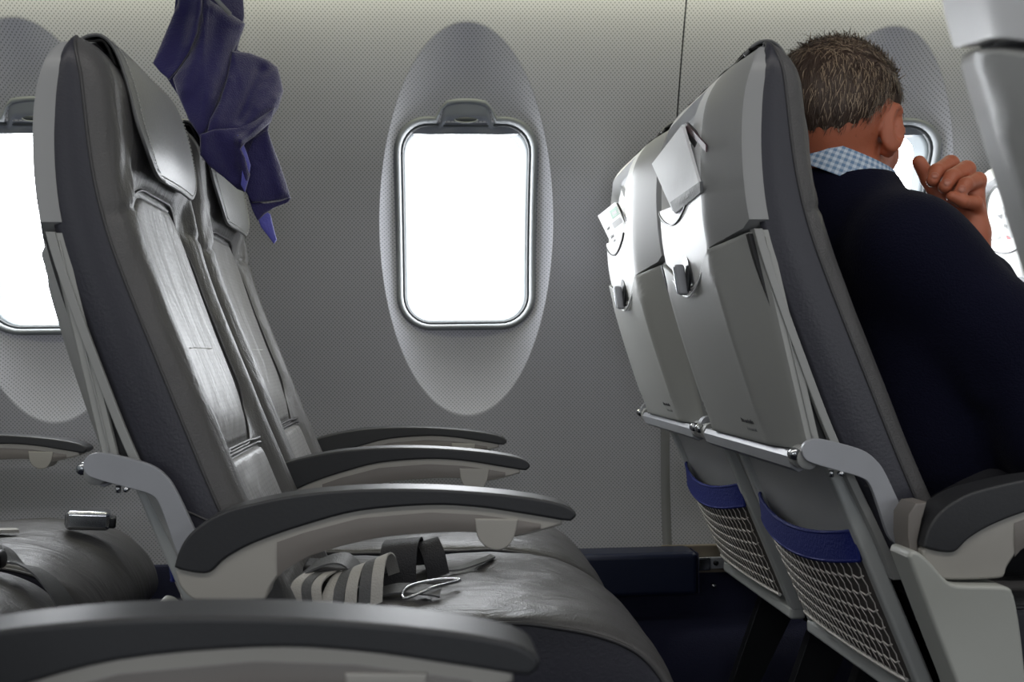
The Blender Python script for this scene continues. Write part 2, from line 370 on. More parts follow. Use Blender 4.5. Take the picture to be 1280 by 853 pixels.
# dark backing behind the joints
for xj in (WIN_X-.43-WINDOW_PITCH, WIN_X+.43, WIN_X+.43+2*WINDOW_PITCH):
    V, Fc = gridf(2, 24, lambda u, v: (xj-.02+.04*u, wallY(Z0+(Z1-Z0)*v)+.017, Z0+(Z1-Z0)*v)); mesh('joint_backing', V, Fc, 'joint', wall)
def build_window(k, n):
    xc = WIN_X+k*WINDOW_PITCH
    root = struct(bpy.data.objects.new('window_%d' % n, None)); COL.objects.link(root); root.location = (xc, 0, 0)
    if build_window.cache:
        for nm, me, kids in build_window.cache:
            c = bpy.data.objects.new(nm, me); COL.objects.link(c); c.parent = root
            for n2, m2 in kids:
                g = bpy.data.objects.new(n2, m2); COL.objects.link(g); g.parent = c
        return
    N = 120; recs = []
    def rr(g, e): return [P3(0, p, e) for p in rrect(WW+g, WH+g, WR+g, N)]
    # raised bead around the opening, bulging up around the shade grip
    def beadline(g, e):
        out = []
        for p in rrect(WW+g, WH+g, WR+g, N):
            x, z = p
            if z > 0 and abs(x) < .066: z = z+.036*(1-smooth(.045, .062, abs(x)))*(1-.25*(x/.06)**2)
            out.append((x, wallY(WIN_Z+z)+dish(x, min(z, WH+.012))+e, WIN_Z+z))
        return out
    lo = [beadline(-.003, .016), beadline(-.002, -.001), beadline(.001, -.006), beadline(.005, -.007), beadline(.009, -.004), beadline(.012, .003)]
    V, Fc = nested(lo, cap=False); fr = mesh('window_frame', V, Fc, 'bead', root); recs.append([fr, []])
    lo = [rr(-.0085, .016), rr(-.0075, .004), rr(-.005, .002), rr(-.002, .004), rr(-.001, .012)]
    V, Fc = nested(lo, cap=False); g1 = mesh('gasket', V, Fc, 'gasket', root); recs.append([g1, []])
    lo = [rr(-.021, .050), rr(-.017, .040), rr(-.012, .022), rr(-.0085, .008), rr(-.0045, .010), rr(-.002, .02)]
    V, Fc = nested(lo, cap=False); rv = mesh('window_reveal', V, Fc, 'reveal', root); recs.append([rv, []])
    yb = wallY(WIN_Z)+dish(0, 0)+.045
    base = [(x, wallY(WIN_Z+z)+dish(x, z)*0+.087, WIN_Z+z) for x, z in rrect(WW+.012, WH+.012, WR, N)]
    V, Fc = nested([[(p[0], p[1]+.004, p[2]) for p in base], base], cap=True); V2, F2 = nested([base], cap=True)
    mb = MB(); mb.add(V, Fc); mb.add(V2, F2); pn = mb.build('pane', 'pane', root, ang=30); recs.append([pn, []])
    # pulled-up shade: lower edge shows at the top of the opening with its grip
    def shp(x, z, e): return (x, wallY(WIN_Z+z)+dish(x, WH-.02)+e, WIN_Z+z)
    nx = 44; mb = MB()
    def top(x):
        b = WH+.002-max(0, (abs(x)-(WW-WR)))**2*9
        return b+(.036*(1-smooth(.040, .056, abs(x))))
    V, Fc = gridf(nx, 14, lambda u, v: shp(-.118+.236*u, (WH-.022)*(1-v)+top(-.118+.236*u)*v, .004-.009*smooth(.25, .6, v)*(1-smooth(.045, .062, abs(-.118+.236*u))))); mb.add(V, Fc)
    V, Fc = gridf(nx, 4, lambda u, v: shp(-.118+.236*u, WH-.022-.0005*v, .010+.012*v)); mb.add(V, Fc)
    sh = mb.build('window_shade', 'shade', root, ang=40); kids = []
    mb = MB()   # lens-shaped grip slot
    V, Fc = gridf(24, 8, lambda u, v: shp(-.024+.048*u, WH+.0045+(2*v-1)*.005*sqrt(max(0, 1-(2*u-1)**2)), -.0045-.002*(1-(2*v-1)**2)*(1-(2*u-1)**2))); mb.add(V, Fc)
    h1 = mb.build('shade_grip', 'gasket', sh); kids.append(h1)
    V, Fc = tube([shp(-.024+.048*t, WH+.0045-.0055*sqrt(max(0, 1-(2*t-1)**2)), -.0065) for t in np.linspace(0, 1, 16)], .0016, 6)
    h2 = mesh('grip_lip', V, Fc, 'bead', sh); kids.append(h2)
    recs.append([sh, kids])
    build_window.cache = [(o.name.split('.')[0], o.data, [(q.name.split('.')[0], q.data) for q in ks]) for o, ks in recs]
build_window.cache = None
for n, k in enumerate(range(-1, 4)): build_window(k, n+1)
# joint strip low on the wall, right of the middle window
V, Fc = gridf(4, 20, lambda u, v: (WIN_X+.43-.010+.020*u-.004*(1-v), wallY(.36+.27*v)-.004*sin(pi*min(1, max(0, u)))-.001, .36+.27*v))
struct(mesh('trim_1', V, Fc, 'joint')); bpy.data.objects['trim_1'].parent = wall

# lower wall in navy carpet with a soft ridge
LW = [(.352, 2.392), (.346, 2.375), (.335, 2.372), (.26, 2.372), (.215, 2.365), (.19, 2.33), (.165, 2.315), (.10, 2.31), (.0, 2.29)]
V, Fc = gridf(2, len(LW), lambda u, v: (-2.4+5.4*u, LW[round(v*(len(LW)-1))][1], LW[round(v*(len(LW)-1))][0]))
struct(mesh('trim_2', V, Fc, 'carpet', ang=40))
# floor, opposite wall, ceiling, ends
struct(from_bm('floor', box(-2.4, 3.0, -1.25, 2.6, -.05, 0, 0), 'floor'))
struct(from_bm('ceiling', box(-2.4, 3.0, -.55, 1.35, 2.02, 2.06, 0), 'ceiling'))
BIN = [(2.04, 1.72), (2.0, 1.64), (1.30, 1.58), (1.12, 1.66), (1.05, 1.85), (1.15, 2.02)]
V, Fc = gridf(2, len(BIN), lambda u, v: (-2.4+5.4*u, BIN[round(v*5)][0], BIN[round(v*5)][1])); b_ = struct(mesh('trim_3', V, Fc, 'ceiling', ang=40))
V, Fc = gridf(2, len(BIN), lambda u, v: (-2.4+5.4*u, .85-BIN[round(v*5)][0], BIN[round(v*5)][1])); b_ = struct(mesh('trim_4', V, Fc, 'ceiling', ang=40))
V, Fc = gridf(2, 12, lambda u, v: (-2.4+5.4*u, .92-wallY(.2+1.5*v)+.3, 1.75*v)); struct(mesh('wall_right', V, Fc, 'wall_smooth'))
struct(from_bm('wall_back', box(-2.45, -2.4, -1.3, 2.6, 0, 2.06, 0), 'wall_smooth')); struct(from_bm('wall_front', box(3.0, 3.05, -1.3, 2.6, 0, 2.06, 0), 'wall_smooth'))

# padded navy box on the wall and its track fitting
t = thing('duct_cover', 'dark navy padded box along the wall below the middle window', 'cover', (.3, 2.33, .27))
V = [(-.25, -.045, .01), (-.25, .05, 0)]
bmx = prism([(0, 0), (.09, 0), (.095, .006), (.095, .06), (.09, .086), (.08, .094), (0, .094)], 0, .0, 0) if False else None
bm = box(-.22, .258, -.055, .036, .004, .094, .012, 4); from_bm('cover', bm, 'box', t)
bm = box(.2585, .2600, -.052, .034, .007, .091, .0005, 1); from_bm('end_cap', bm, 'carpet', t)
t = thing('wall_track_fitting', 'silver metal fitting with dark screw at end of navy wall box', 'bracket', (.60, 2.35, .33))
from_bm('track', box(-.10, .16, .0, .02, -.024, .034, .002), 'bezel', t)
from_bm('clamp', box(-.030, .0, -.016, .0, -.017, .012, .004, 3), 'chrome', t)
from_bm('tongue', box(0, .075, -.008, .0, -.015, .010, .003), 'alu', t)
V, Fc = lathe([(.0001, -.011), (.0055, -.0105), (.006, -.007)], 14, 'y', (.012, 0, -.002)); mesh('screw', V, Fc, 'darkmetal', t)
V, Fc = lathe([(.0001, -.003), (.0055, -.0025), (.006, .004)], 14, 'y', (.012, .012, -.055)); mesh('screw', V, Fc, 'chrome', t)

# ------------------------------------------------------------------ the airline seat
XB = [(.44, -.230), (.544, -.270), (.604, -.300), (.687, -.338), (.719, -.349), (.815, -.384), (.918, -.419), (.97, -.427), (1.04, -.430), (1.10, -.425), (1.16, -.405)]
XS = [(.44, -.165), (.582, -.228), (.659, -.260), (.737, -.290), (.824, -.324), (.92, -.360), (.988, -.376), (1.055, -.383), (1.09, -.386), (1.115, -.388), (1.16, -.395)]
XK = [(.62, -.372), (.645, -.380), (.70, -.400), (.80, -.432), (.88, -.454), (.95, -.467), (1.05, -.467), (1.10, -.460), (1.15, -.446)]
def smt(T):   # smooth lookup
    zs = np.linspace(T[0][0], T[-1][0], 90); v = np.interp(zs, [a for a, b in T], [b for a, b in T])
    for _ in range(30):
        v[1:-1] = .25*v[:-2]+.5*v[1:-1]+.25*v[2:]
    return lambda z: float(np.interp(z, zs, v))
xb, xs, xk = smt(XB), smt(XS), smt(XK)
HW = .222
def topf(z):
    t_ = max(0., (z-1.100)/.0572); return sqrt(max(0., 1-min(1, t_)**2))
def halfw(z):
    t_ = max(0., (z-1.115)/.0422); return HW-.034*(1-sqrt(max(0., 1-min(1, t_)**2)))
INS_W, INS_Z0, INS_Z1, INS_R = .152, .660, .990, .085
def sdrr(y, z, w_, z0, z1, r_):
    zc = (z0+z1)/2; hh = (z1-z0)/2; qx = abs(y)-(w_-r_); qz = abs(z-zc)-(hh-r_)
    return hypot(max(qx, 0), max(qz, 0))+min(max(qx, qz), 0)-r_
def Ffront(y, z):
    """front surface of the backrest cushion"""
    ay = abs(y); e = max(0., HW-ay); base = xs(z)
    R_ = .031
    rise = R_*sqrt(max(0., 1-(1-min(1, e/.038))**2))
    rec = .020*(1-smooth(.142, .182, ay))*(1-smooth(.965, 1.04, z))
    head = .014*exp(-((z-1.07)/.06)**2)*(1-smooth(.08, .2, ay))
    g = 0
    d = sdrr(y, z, INS_W, INS_Z0, INS_Z1, INS_R); g += .007*exp(-(d/.0045)**2)
    d2 = sdrr(y, z, INS_W, .50, .652, .02); g += .006*exp(-(d2/.004)**2)
    # seam across each bolster near the insert top
    if ay > .157: g += .005*exp(-((z-(.945+(.222-ay)*.35))/.004)**2)
    wr = .0014*noise.noise(Vector((y*14, z*7, 3.1)))+.0007*noise.noise(Vector((y*38, z*26, 9)))*(1 if ay > .12 else .6)
    # creases fanning from the insert corner
    if z > .9 and ay > .12:
        wr += .003*sin((ay-.1)*150+(z-.95)*60)*exp(-((z-.99)/.035)**2)*exp(-((ay-.175)/.025)**2)
    return base+rise-rec+head-g+wr
ZL = list(np.linspace(.44, 1.100, 98))+[1.100+.0572*sin(pi/2*t_) for t_ in np.linspace(.06, 1, 16)]
YL = []
for i in range(73):
    t_ = -1+2*i/72; YL.append(HW*(abs(t_)**.72)*(1 if t_ > 0 else -1) if i != 36 else 0)
YL = sorted(YL)

def make_back(root):
    # front leather
    V = []; nY = len(YL)
    for z in ZL:
        f = topf(z); k = halfw(z)/HW; xm = (xb(z)*.6+xs(z)*.4)
        for y in YL: V.append((xm+(Ffront(y, z)-xm)*f, y*k, z))
    Fc = [(j*nY+i, j*nY+i+1, (j+1)*nY+i+1, (j+1)*nY+i) for j in range(len(ZL)-1) for i in range(nY-1)]
    fr = mesh('backrest_front', V, Fc, 'leather', root)
    # sides and rear of the cushion
    V = []; S = [(-1, t_) for t_ in np.linspace(0, 1, 9)]+[(y, 2) for y in np.linspace(-.93, .93, 9)]+[(1, t_) for t_ in np.linspace(1, 0, 9)]
    for z in ZL:
        f = topf(z); k = halfw(z); xm = (xb(z)*.6+xs(z)*.4)
        for a, t_ in S:
            if t_ == 2: x = xm+(xb(z)+.012-xm)*f; V.append((x, a*k, z))
            else:
                x = xs(z)+(xb(z)-xs(z))*t_; x = xm+(x-xm)*f; V.append((x, a*(k+.003*sin(pi*t_)-.004*t_**3), z))
    n = len(S); Fc = [(j*n+i, j*n+i+1, (j+1)*n+i+1, (j+1)*n+i) for j in range(len(ZL)-1) for i in range(n-1)]
    sd = mesh('backrest_side', V, Fc, 'side', root)
    # piping along both side seams, and the cross seam low on the side
    for s in (-1, 1):
        pts = [((xb(z)*.6+xs(z)*.4)+(xs(z)-(xb(z)*.6+xs(z)*.4))*topf(z), s*halfw(z), z) for z in ZL]
        V, Fc = tube(pts, .0021, 6); mesh('piping', V, Fc, 'piping', fr)
        pts = [(xb(.60)+(xs(.575)-xb(.60))*t_, s*(HW+.0028), .615-.035*t_) for t_ in np.linspace(0, 1, 10)]
        V, Fc = tube(pts, .0014, 5); mesh('seam', V, Fc, 'piping', sd)
    # perforated insert, a pad sewn inside the groove
    def pad(name, w_, z0, z1, r_, lift, m):
        N = 96; zc = (z0+z1)/2; ol = rrect(w_-.0035, (z1-z0)/2-.0035, r_, N); loops = []
        for q in (.12, .25, .4, .55, .7, .82, .9, .95, .98, 1.0):
            l = []
            for p in ol:
                y, z = p[0]*q, zc+p[1]*q
                h = lift*sqrt(max(0, 1-q**6))
                x = Ffront(y*.985, z) if q < .9 else Ffront(y*.9, zc+(z-zc)*.95)
                l.append((x+h+.0015*noise.noise(Vector((y*20, z*9, 5)))*(1-q**4)-(.004 if q == 1.0 else 0), y, z))
            loops.append(l)
        V, Fc = nested(loops); return mesh(name, V, Fc, m, root)
    p1 = pad('backrest_insert', INS_W, INS_Z0, INS_Z1, INS_R, .006, 'insert')
    p2 = pad('lumbar_insert', INS_W, .50, .652, .02, .006, 'insert')
    for dz in (0, .006):
        V, Fc = tube([(Ffront(y, .791)+.0055, y, .791-dz) for y in np.linspace(-.10, .055, 12)], .0011, 5); mesh('stitching', V, Fc, 'thread' if dz == 0 else 'piping', p1)
    for z_ in (.653, .660):
        V, Fc = tube([(Ffront(y, z_)+.0045, y, z_) for y in np.linspace(-.145, .145, 20)], .0024, 6); mesh('piping', V, Fc, 'piping', fr)
    for z_ in (0,):
        ol = [p for p in rrect(INS_W+.004, (INS_Z1-INS_Z0)/2+.004, INS_R+.004, 96) ]
        V, Fc = tube([(Ffront(p[0], (INS_Z0+INS_Z1)/2+p[1])+.002, p[0], (INS_Z0+INS_Z1)/2+p[1]) for p in ol], .0020, 6, closed=True); mesh('piping', V, Fc, 'piping', fr)
    # headrest flap folded over the top
    path = catmull([(-.418, 1.150), (-.402, 1.1655), (-.380, 1.167), (-.360, 1.150), (-.343, 1.110), (-.331, 1.06), (-.327, 1.03), (-.3285, 1.005)], 5)
    L_ = len(path)
    def fl(u, v, off):
        k = v*(L_-1); i = min(L_-2, int(k)); f = k-i; x = path[i][0]*(1-f)+path[i+1][0]*f; z = path[i][1]*(1-f)+path[i+1][1]*f
        hw_ = .158
        if z < 1.075 and x > -.36:
            q = min(1, (1.075-z)/.0701); hw_ = .158-.074*(1-sqrt(max(0, 1-q*q)))
        y = (2*u-1)*hw_
        return (x+off-.010*(y/.16)**4*smooth(-.40, -.33, x)+.001*sin(y*30+z*20), y, z+off*.3*(1 if x < -.37 else 0))
    mb = MB(); V, Fc = gridf(25, 40, lambda u, v: fl(u, v, .0025)); mb.add(V, Fc); V, Fc = gridf(25, 40, lambda u, v: fl(u, v, -.001)); mb.add(V, Fc)
    ring = [fl(0, v, .0008) for v in np.linspace(0, 1, 40)]+[fl(u, 1, .0008) for u in np.linspace(0, 1, 20)][1:-1]+[fl(1, v, .0008) for v in np.linspace(1, 0, 40)]
    V, Fc = tube(ring, .0024, 6); mb.add(V, Fc)
    hf = mb.build('headrest_flap', 'flap', root, ang=60)
    mb = MB()
    st = [fl(.045, v, .0035) for v in np.linspace(.25, .93, 44)]+[fl(u, .965, .0035) for u in np.linspace(.08, .92, 20)]+[fl(.955, v, .0035) for v in np.linspace(.93, .25, 44)]
    for i in range(0, len(st)-1):
        a, b = Vector(st[i]), Vector(st[i+1]); V, Fc = tube([a, a.lerp(b, .6)], .0007, 4); mb.add(V, Fc)
    o = mb.build('stitching', 'thread', hf); o['kind'] = 'stuff'
    # black fastening band under the flap, curling off the top rear edge
    bp = catmull([(-.412, 1.1550), (-.402, 1.1575), (-.392, 1.1580), (-.378, 1.157), (-.366, 1.13)], 4)
    V, Fc = gridf(15, len(bp), lambda u, v: (bp[round(v*(len(bp)-1))][0], (2*u-1)*.161, bp[round(v*(len(bp)-1))][1]+.0015*sin(u*20)))
    V2, F2 = gridf(15, len(bp), lambda u, v: (bp[round(v*(len(bp)-1))][0]+.0005, (2*u-1)*.161, bp[round(v*(len(bp)-1))][1]+.002+.0015*sin(u*20)))
    mb = MB(); mb.add(V, Fc); mb.add(V2, F2); V, Fc = tube([V2[i] for i in range(0, len(V2), 15)], .0016, 5); mb.add(V, Fc); V, Fc = tube([V2[i+14] for i in range(0, len(V2), 15)], .0016, 5); mb.add(V, Fc)
    V, Fc = tube(V2[:15], .0016, 5); mb.add(V, Fc)
    mb.build('fastening_band', 'velcro', root)

# rear shell surface
def backx(y, z, crease=.128, top=True):
    ay = abs(y); flat = xk(z); edge = xb(z)-.013
    if ay <= crease-.012: x = flat
    elif ay <= crease+.012: x = flat+(edge-flat)*.12*((ay-crease+.012)/.024)**2*1.0
    else:
        t_ = (ay-crease-.012)/(.224-crease-.012); x = flat+(edge-flat)*(.12+.88*t_)
    if top and z > 1.085:
        t_ = (z-1.085)/.066; x = x+(xb(z)+.002-x)*(1-sqrt(max(0, 1-min(1, t_)**2)))
    return x
def traytop(y): return .866+.046*smooth(0, .16, abs(y))+.012*smooth(.14, .222, abs(y))
def shell_outline(N, g=0.):
    pts = []; w_ = .2225-g; zt = 1.154-g; r_ = .040; zc = 1.03
    for i in range(N):
        a = 2*pi*(i+.5)/N; c, s = cos(a), sin(a); lo, hi = 0, .6
        for _ in range(24):
            m_ = (lo+hi)/2; y, z = c*m_, zc+s*m_
            ins = abs(y) < w_ and z < zt and z > traytop(min(abs(y), .222))+.004+g
            if ins and abs(y) > w_-r_ and z > zt-r_: ins = hypot(abs(y)-(w_-r_), z-(zt-r_)) < r_
            if ins: lo = m_
            else: hi = m_
        pts.append((c*lo, zc+s*lo))
    return pts
# pocket opening (y,z)
POCK = catmull([(-.068, 1.126), (-.066, 1.06), (-.066, 1.00), (-.050, .978), (-.01, .965), (.05, .962), (.10, .968), (.150, .985), (.180, 1.01), (.192, 1.05), (.188, 1.088), (.150, 1.108), (.06, 1.120), (-.02, 1.128)], 10, True)
def resample(P, N, c):
    A = [(atan2(p[1]-c[1], p[0]-c[0]) % (2*pi), hypot(p[0]-c[0], p[1]-c[1])) for p in P]; A.sort()
    an = np.array([a for a, r in A]); rr_ = np.array([r for a, r in A])
    return [(c[0]+np.interp(2*pi*(i+.5)/N, an, rr_, period=2*pi)*cos(2*pi*(i+.5)/N), c[1]+np.interp(2*pi*(i+.5)/N, an, rr_, period=2*pi)*sin(2*pi*(i+.5)/N)) for i in range(N)]
def make_shell(root):
    N = 128; c = (.06, 1.045)
    outer = shell_outline(400); outer = resample(outer, N, c); pk = resample(POCK, N, c)
    def sc(P, k): return [(c[0]+(p[0]-c[0])*k, c[1]+(p[1]-c[1])*k) for p in P]
    L3 = []
    for k, dep in ((.25, .020), (.6, .021), (.9, .021), (.965, .018), (.985, .010), (.995, .0025)):
        L3.append([(backx(y, z)+dep, y, z) for y, z in sc(pk, k)])
    nfloor = 3
    mid = []
    for (y, z), (y0, z0) in zip(outer, pk):
        yc_ = -.1215
        if y < yc_: t_ = (yc_-c[0])/(y-c[0]); q = (yc_, c[1]+(z-c[1])*t_)
        else: q = (y, z)
        mid.append((c[0]+(q[0]-c[0])*.9985, c[1]+(q[1]-c[1])*.9985))
    for t_ in (0.0, .04, .15, .3, .45, .6, .75, .88, .96, 1.0): L3.append([(backx(y, z), y, z) for y, z in lerp2(pk, mid, t_)])
    nwing = len(L3)-1
    for t_ in (.05, .15, .3, .5, .75, .94, 1.0): L3.append([(backx(y, z), y, z) for y, z in lerp2(mid, outer, t_)])
    L3.append([(x+.004, y*1.004, z) for x, y, z in L3[-1]]); L3.append([(x+.020, y*.995, z-.002 if z > 1.1 else z) for x, y, z in L3[-1]])
    V, Fc = nested(L3); n1 = (nfloor)*N
    idx = [0]*len(Fc)
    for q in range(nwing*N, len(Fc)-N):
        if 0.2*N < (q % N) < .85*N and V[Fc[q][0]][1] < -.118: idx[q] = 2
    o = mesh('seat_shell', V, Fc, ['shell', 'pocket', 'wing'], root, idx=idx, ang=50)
    # raised inner lining: a light triangular card holder plate in the pocket top, darker floor below
    fl_ = [(backx(y, z)+.0185, y, z) for y, z in sc(pk, .93)]
    lowpoly = [p for p in fl_]
    V, Fc = nested([[(backx(y, min(z, 1.05+.3*(y+.06)))+.0185, y, min(z, 1.062+.22*(y+.06))) for y, z in sc(pk, .95)]]); mesh('pocket_floor', V, Fc, 'pocket', o)
    # pocket lip: a shallow smile across the pocket bottom
    def lip(u, v):
        y = -.066+.20*u; zb = .990-.030*sin(pi*u)**.8; zt = .990+.012*(1-u)*0
        z = zb*(1-v)+zt*v; return (backx(y, z)-.0015+.008*v*sin(pi*u), y, z)
    V, Fc = gridf(24, 6, lip); lp = mesh('pocket_lip', V, Fc, 'shell', o)
    V, Fc = tube([lip(u, 0) for u in np.linspace(0, 1, 20)], .0016, 5); mesh('lip_edge', V, Fc, 'darkmetal', o)
    return o
def make_tray(root):
    N = 160; c = (0, .77)
    def inside(y, z, g): return abs(y) < .2205-g and .658+g < z < traytop(min(abs(y), .222))-g*1.2
    ol = []
    for i in range(N):
        a = 2*pi*(i+.5)/N; lo, hi = 0, .5
        for _ in range(24):
            m_ = (lo+hi)/2
            if inside(cos(a)*m_, c[1]+sin(a)*m_, 0): lo = m_
            else: hi = m_
        ol.append((cos(a)*lo, c[1]+sin(a)*lo))
    edge = lambda z: np.interp(z, [.65, .92], [-.364, -.424])
    def tx(y, z):
        ay = abs(y); flat = xk(z)-.003; e = edge(z)
        cr = .135
        if ay < cr-.006: x = flat
        else:
            t_ = max(0, (ay-cr)/(.2205-cr)); x = flat+(e-flat)*t_ - .0015*exp(-((ay-cr)/.008)**2)
        if ay > .1 and z < .70: x += 0
        return x
    L3 = []
    for k in (.1, .25, .4, .5, .58, .62, .66, .72, .8, .88, .95, .985, 1.0): L3.append([(tx(p[0]*k, c[1]+(p[1]-c[1])*k)+(.0012 if k == 1.0 else 0), p[0]*k, c[1]+(p[1]-c[1])*k) for p in ol])
    L3.append([(x+.0155, y*1.0, z) for x, y, z in L3[-1]]); L3.append([(x+.001, y*.98, c[1]+(z-c[1])*.985) for x, y, z in L3[-1]])
    V, Fc = nested(L3); o = mesh('tray_table', V, Fc, 'tray', root, ang=40)
    # second line along the side edge
    for s in (-1, 1):
        V, Fc = tube([(edge(z)+.009, s*.2212, z) for z in np.linspace(.66, .915, 14)], .0012, 5); mesh('tray_seam', V, Fc, 'strip', o)
    # bright lip of the finger recess in the top edge
    def arc(h, y0, y1, d): return [(tx(y, .87)-.0018+d, y, traytop(y)-h*(1-((y-(y0+y1)/2)/((y1-y0)/2))**2)) for y in np.linspace(y0, y1, 26)]
    V, Fc = tube(arc(.012, -.12, .215, 0), .0018, 6); mesh('tray_lip', V, Fc, 'shell', o)
    V, Fc = tube(arc(.002, -.10, .20, .002), .0014, 6); mesh('tray_lip', V, Fc, 'shell', o)
    # latch in its dark recess
    x0 = tx(0, .88)
    P = catmull([(-.016, .862), (-.022, .885), (-.016, .905), (0, .914), (.014, .909), (.020, .892), (.022, .864)], 5)
    P = [(y, z) for y, z in P]+[(0.0, .860)]
    bm = bmesh.new(); A = [bm.verts.new((x0-.0005, y, z)) for y, z in P]; B = [bm.verts.new((x0-.0035, y*.92, .885+(z-.885)*.94)) for y, z in P]
    bm.faces.new(B)
    for i in range(len(P)): bm.faces.new((A[i], A[(i+1) % len(P)], B[(i+1) % len(P)], B[i]))
    from_bm('latch_recess', bm, 'darkmetal', o)
    bm = box(x0-.017, x0-.003, -.0065, .0065, .857, .900, .004, 3)
    for v in bm.verts: v.co.x += (v.co.z-.88)*-.12; v.co.y += (v.co.z-.88)*.12
    from_bm('tray_latch', bm, 'alu', o)
    bm = box(x0-.0185, x0-.015, .001, .0045, .860, .897, .001, 2)
    for v in bm.verts: v.co.x += (v.co.z-.88)*-.12; v.co.y += (v.co.z-.88)*.12
    from_bm('latch_edge', bm, 'chrome', o)
    # printed notices near the tray bottom
    ux = (0, -1, 0); uy = (-.13*0-.35*.0, 0, 1)
    uy = (xk(.72)-xk(.67), 0, .05)
    def pr_(s, y, z, sz, m, b): text_mesh('notice_print', s, sz, m, o, (tx(y, z)-.0006, y, z), ux, uy, .0001, b)
    pr_('Schwimmweste unter dem Sitz', .198, .680, .0078, 'ink', .0002); pr_('Life vest under seat', .190, .671, .0062, 'ink_light', 0)
    pr_('Bitte anschnallen', -.050, .683, .0082, 'ink', .0002); pr_('Fasten seat belt', -.066, .673, .0068, 'ink_light', .0000)
    return o
def make_hinge(root):
    # bar along the tray bottom, with round end knuckles
    bm = prism([(-.386, .650), (-.382, .656), (-.368, .657), (-.360, .650), (-.362, .634), (-.372, .630), (-.382, .636)], -.205, .205, .002)
    h = from_bm('hinge_bar', bm, 'alu', root)
    for s in (-1, 1):
        V, Fc = lathe([(.0001, s*.238), (.011, s*.238), (.0135, s*.236), (.0135, s*.225), (.012, s*.2245), (.012, s*.222), (.0145, s*.221), (.0145, s*.206), (.0001, s*.205)], 22, 'y', (-.371, 0, .650))
        mesh('hinge_knuckle', V, Fc, 'strip', h, ang=40)
def make_tray_arm(root, s):
    P = catmull([(-.378, .650), (-.382, .661), (-.376, .671), (-.362, .674), (-.335, .668), (-.308, .659), (-.292, .647), (-.280, .629), (-.259, .582), (-.250, .558), (-.262, .545), (-.278, .556), (-.290, .590), (-.300, .617), (-.311, .627), (-.340, .636), (-.366, .644)], 5, True)
    a = from_bm('tray_arm', prism(P, s*.247, s*.239, .0012), 'alu', root)
    V, Fc = lathe([(.0001, s*.236), (.007, s*.236), (.0075, s*.226), (.0001, s*.226)], 14, 'y', (-.386, 0, .655)); mesh('bolt', V, Fc, 'chrome', a)
    V, Fc = lathe([(.0001, s*.249), (.003, s*.249), (.003, s*.240)], 10, 'y', (-.335, 0, .632)); mesh('bolt', V, Fc, 'chrome', a)
    V, Fc = tube([(-.345, s*.241, .636), (-.345, s*.241, .628)], .003, 8); mesh('stop_pin', V, Fc, 'chrome', a)
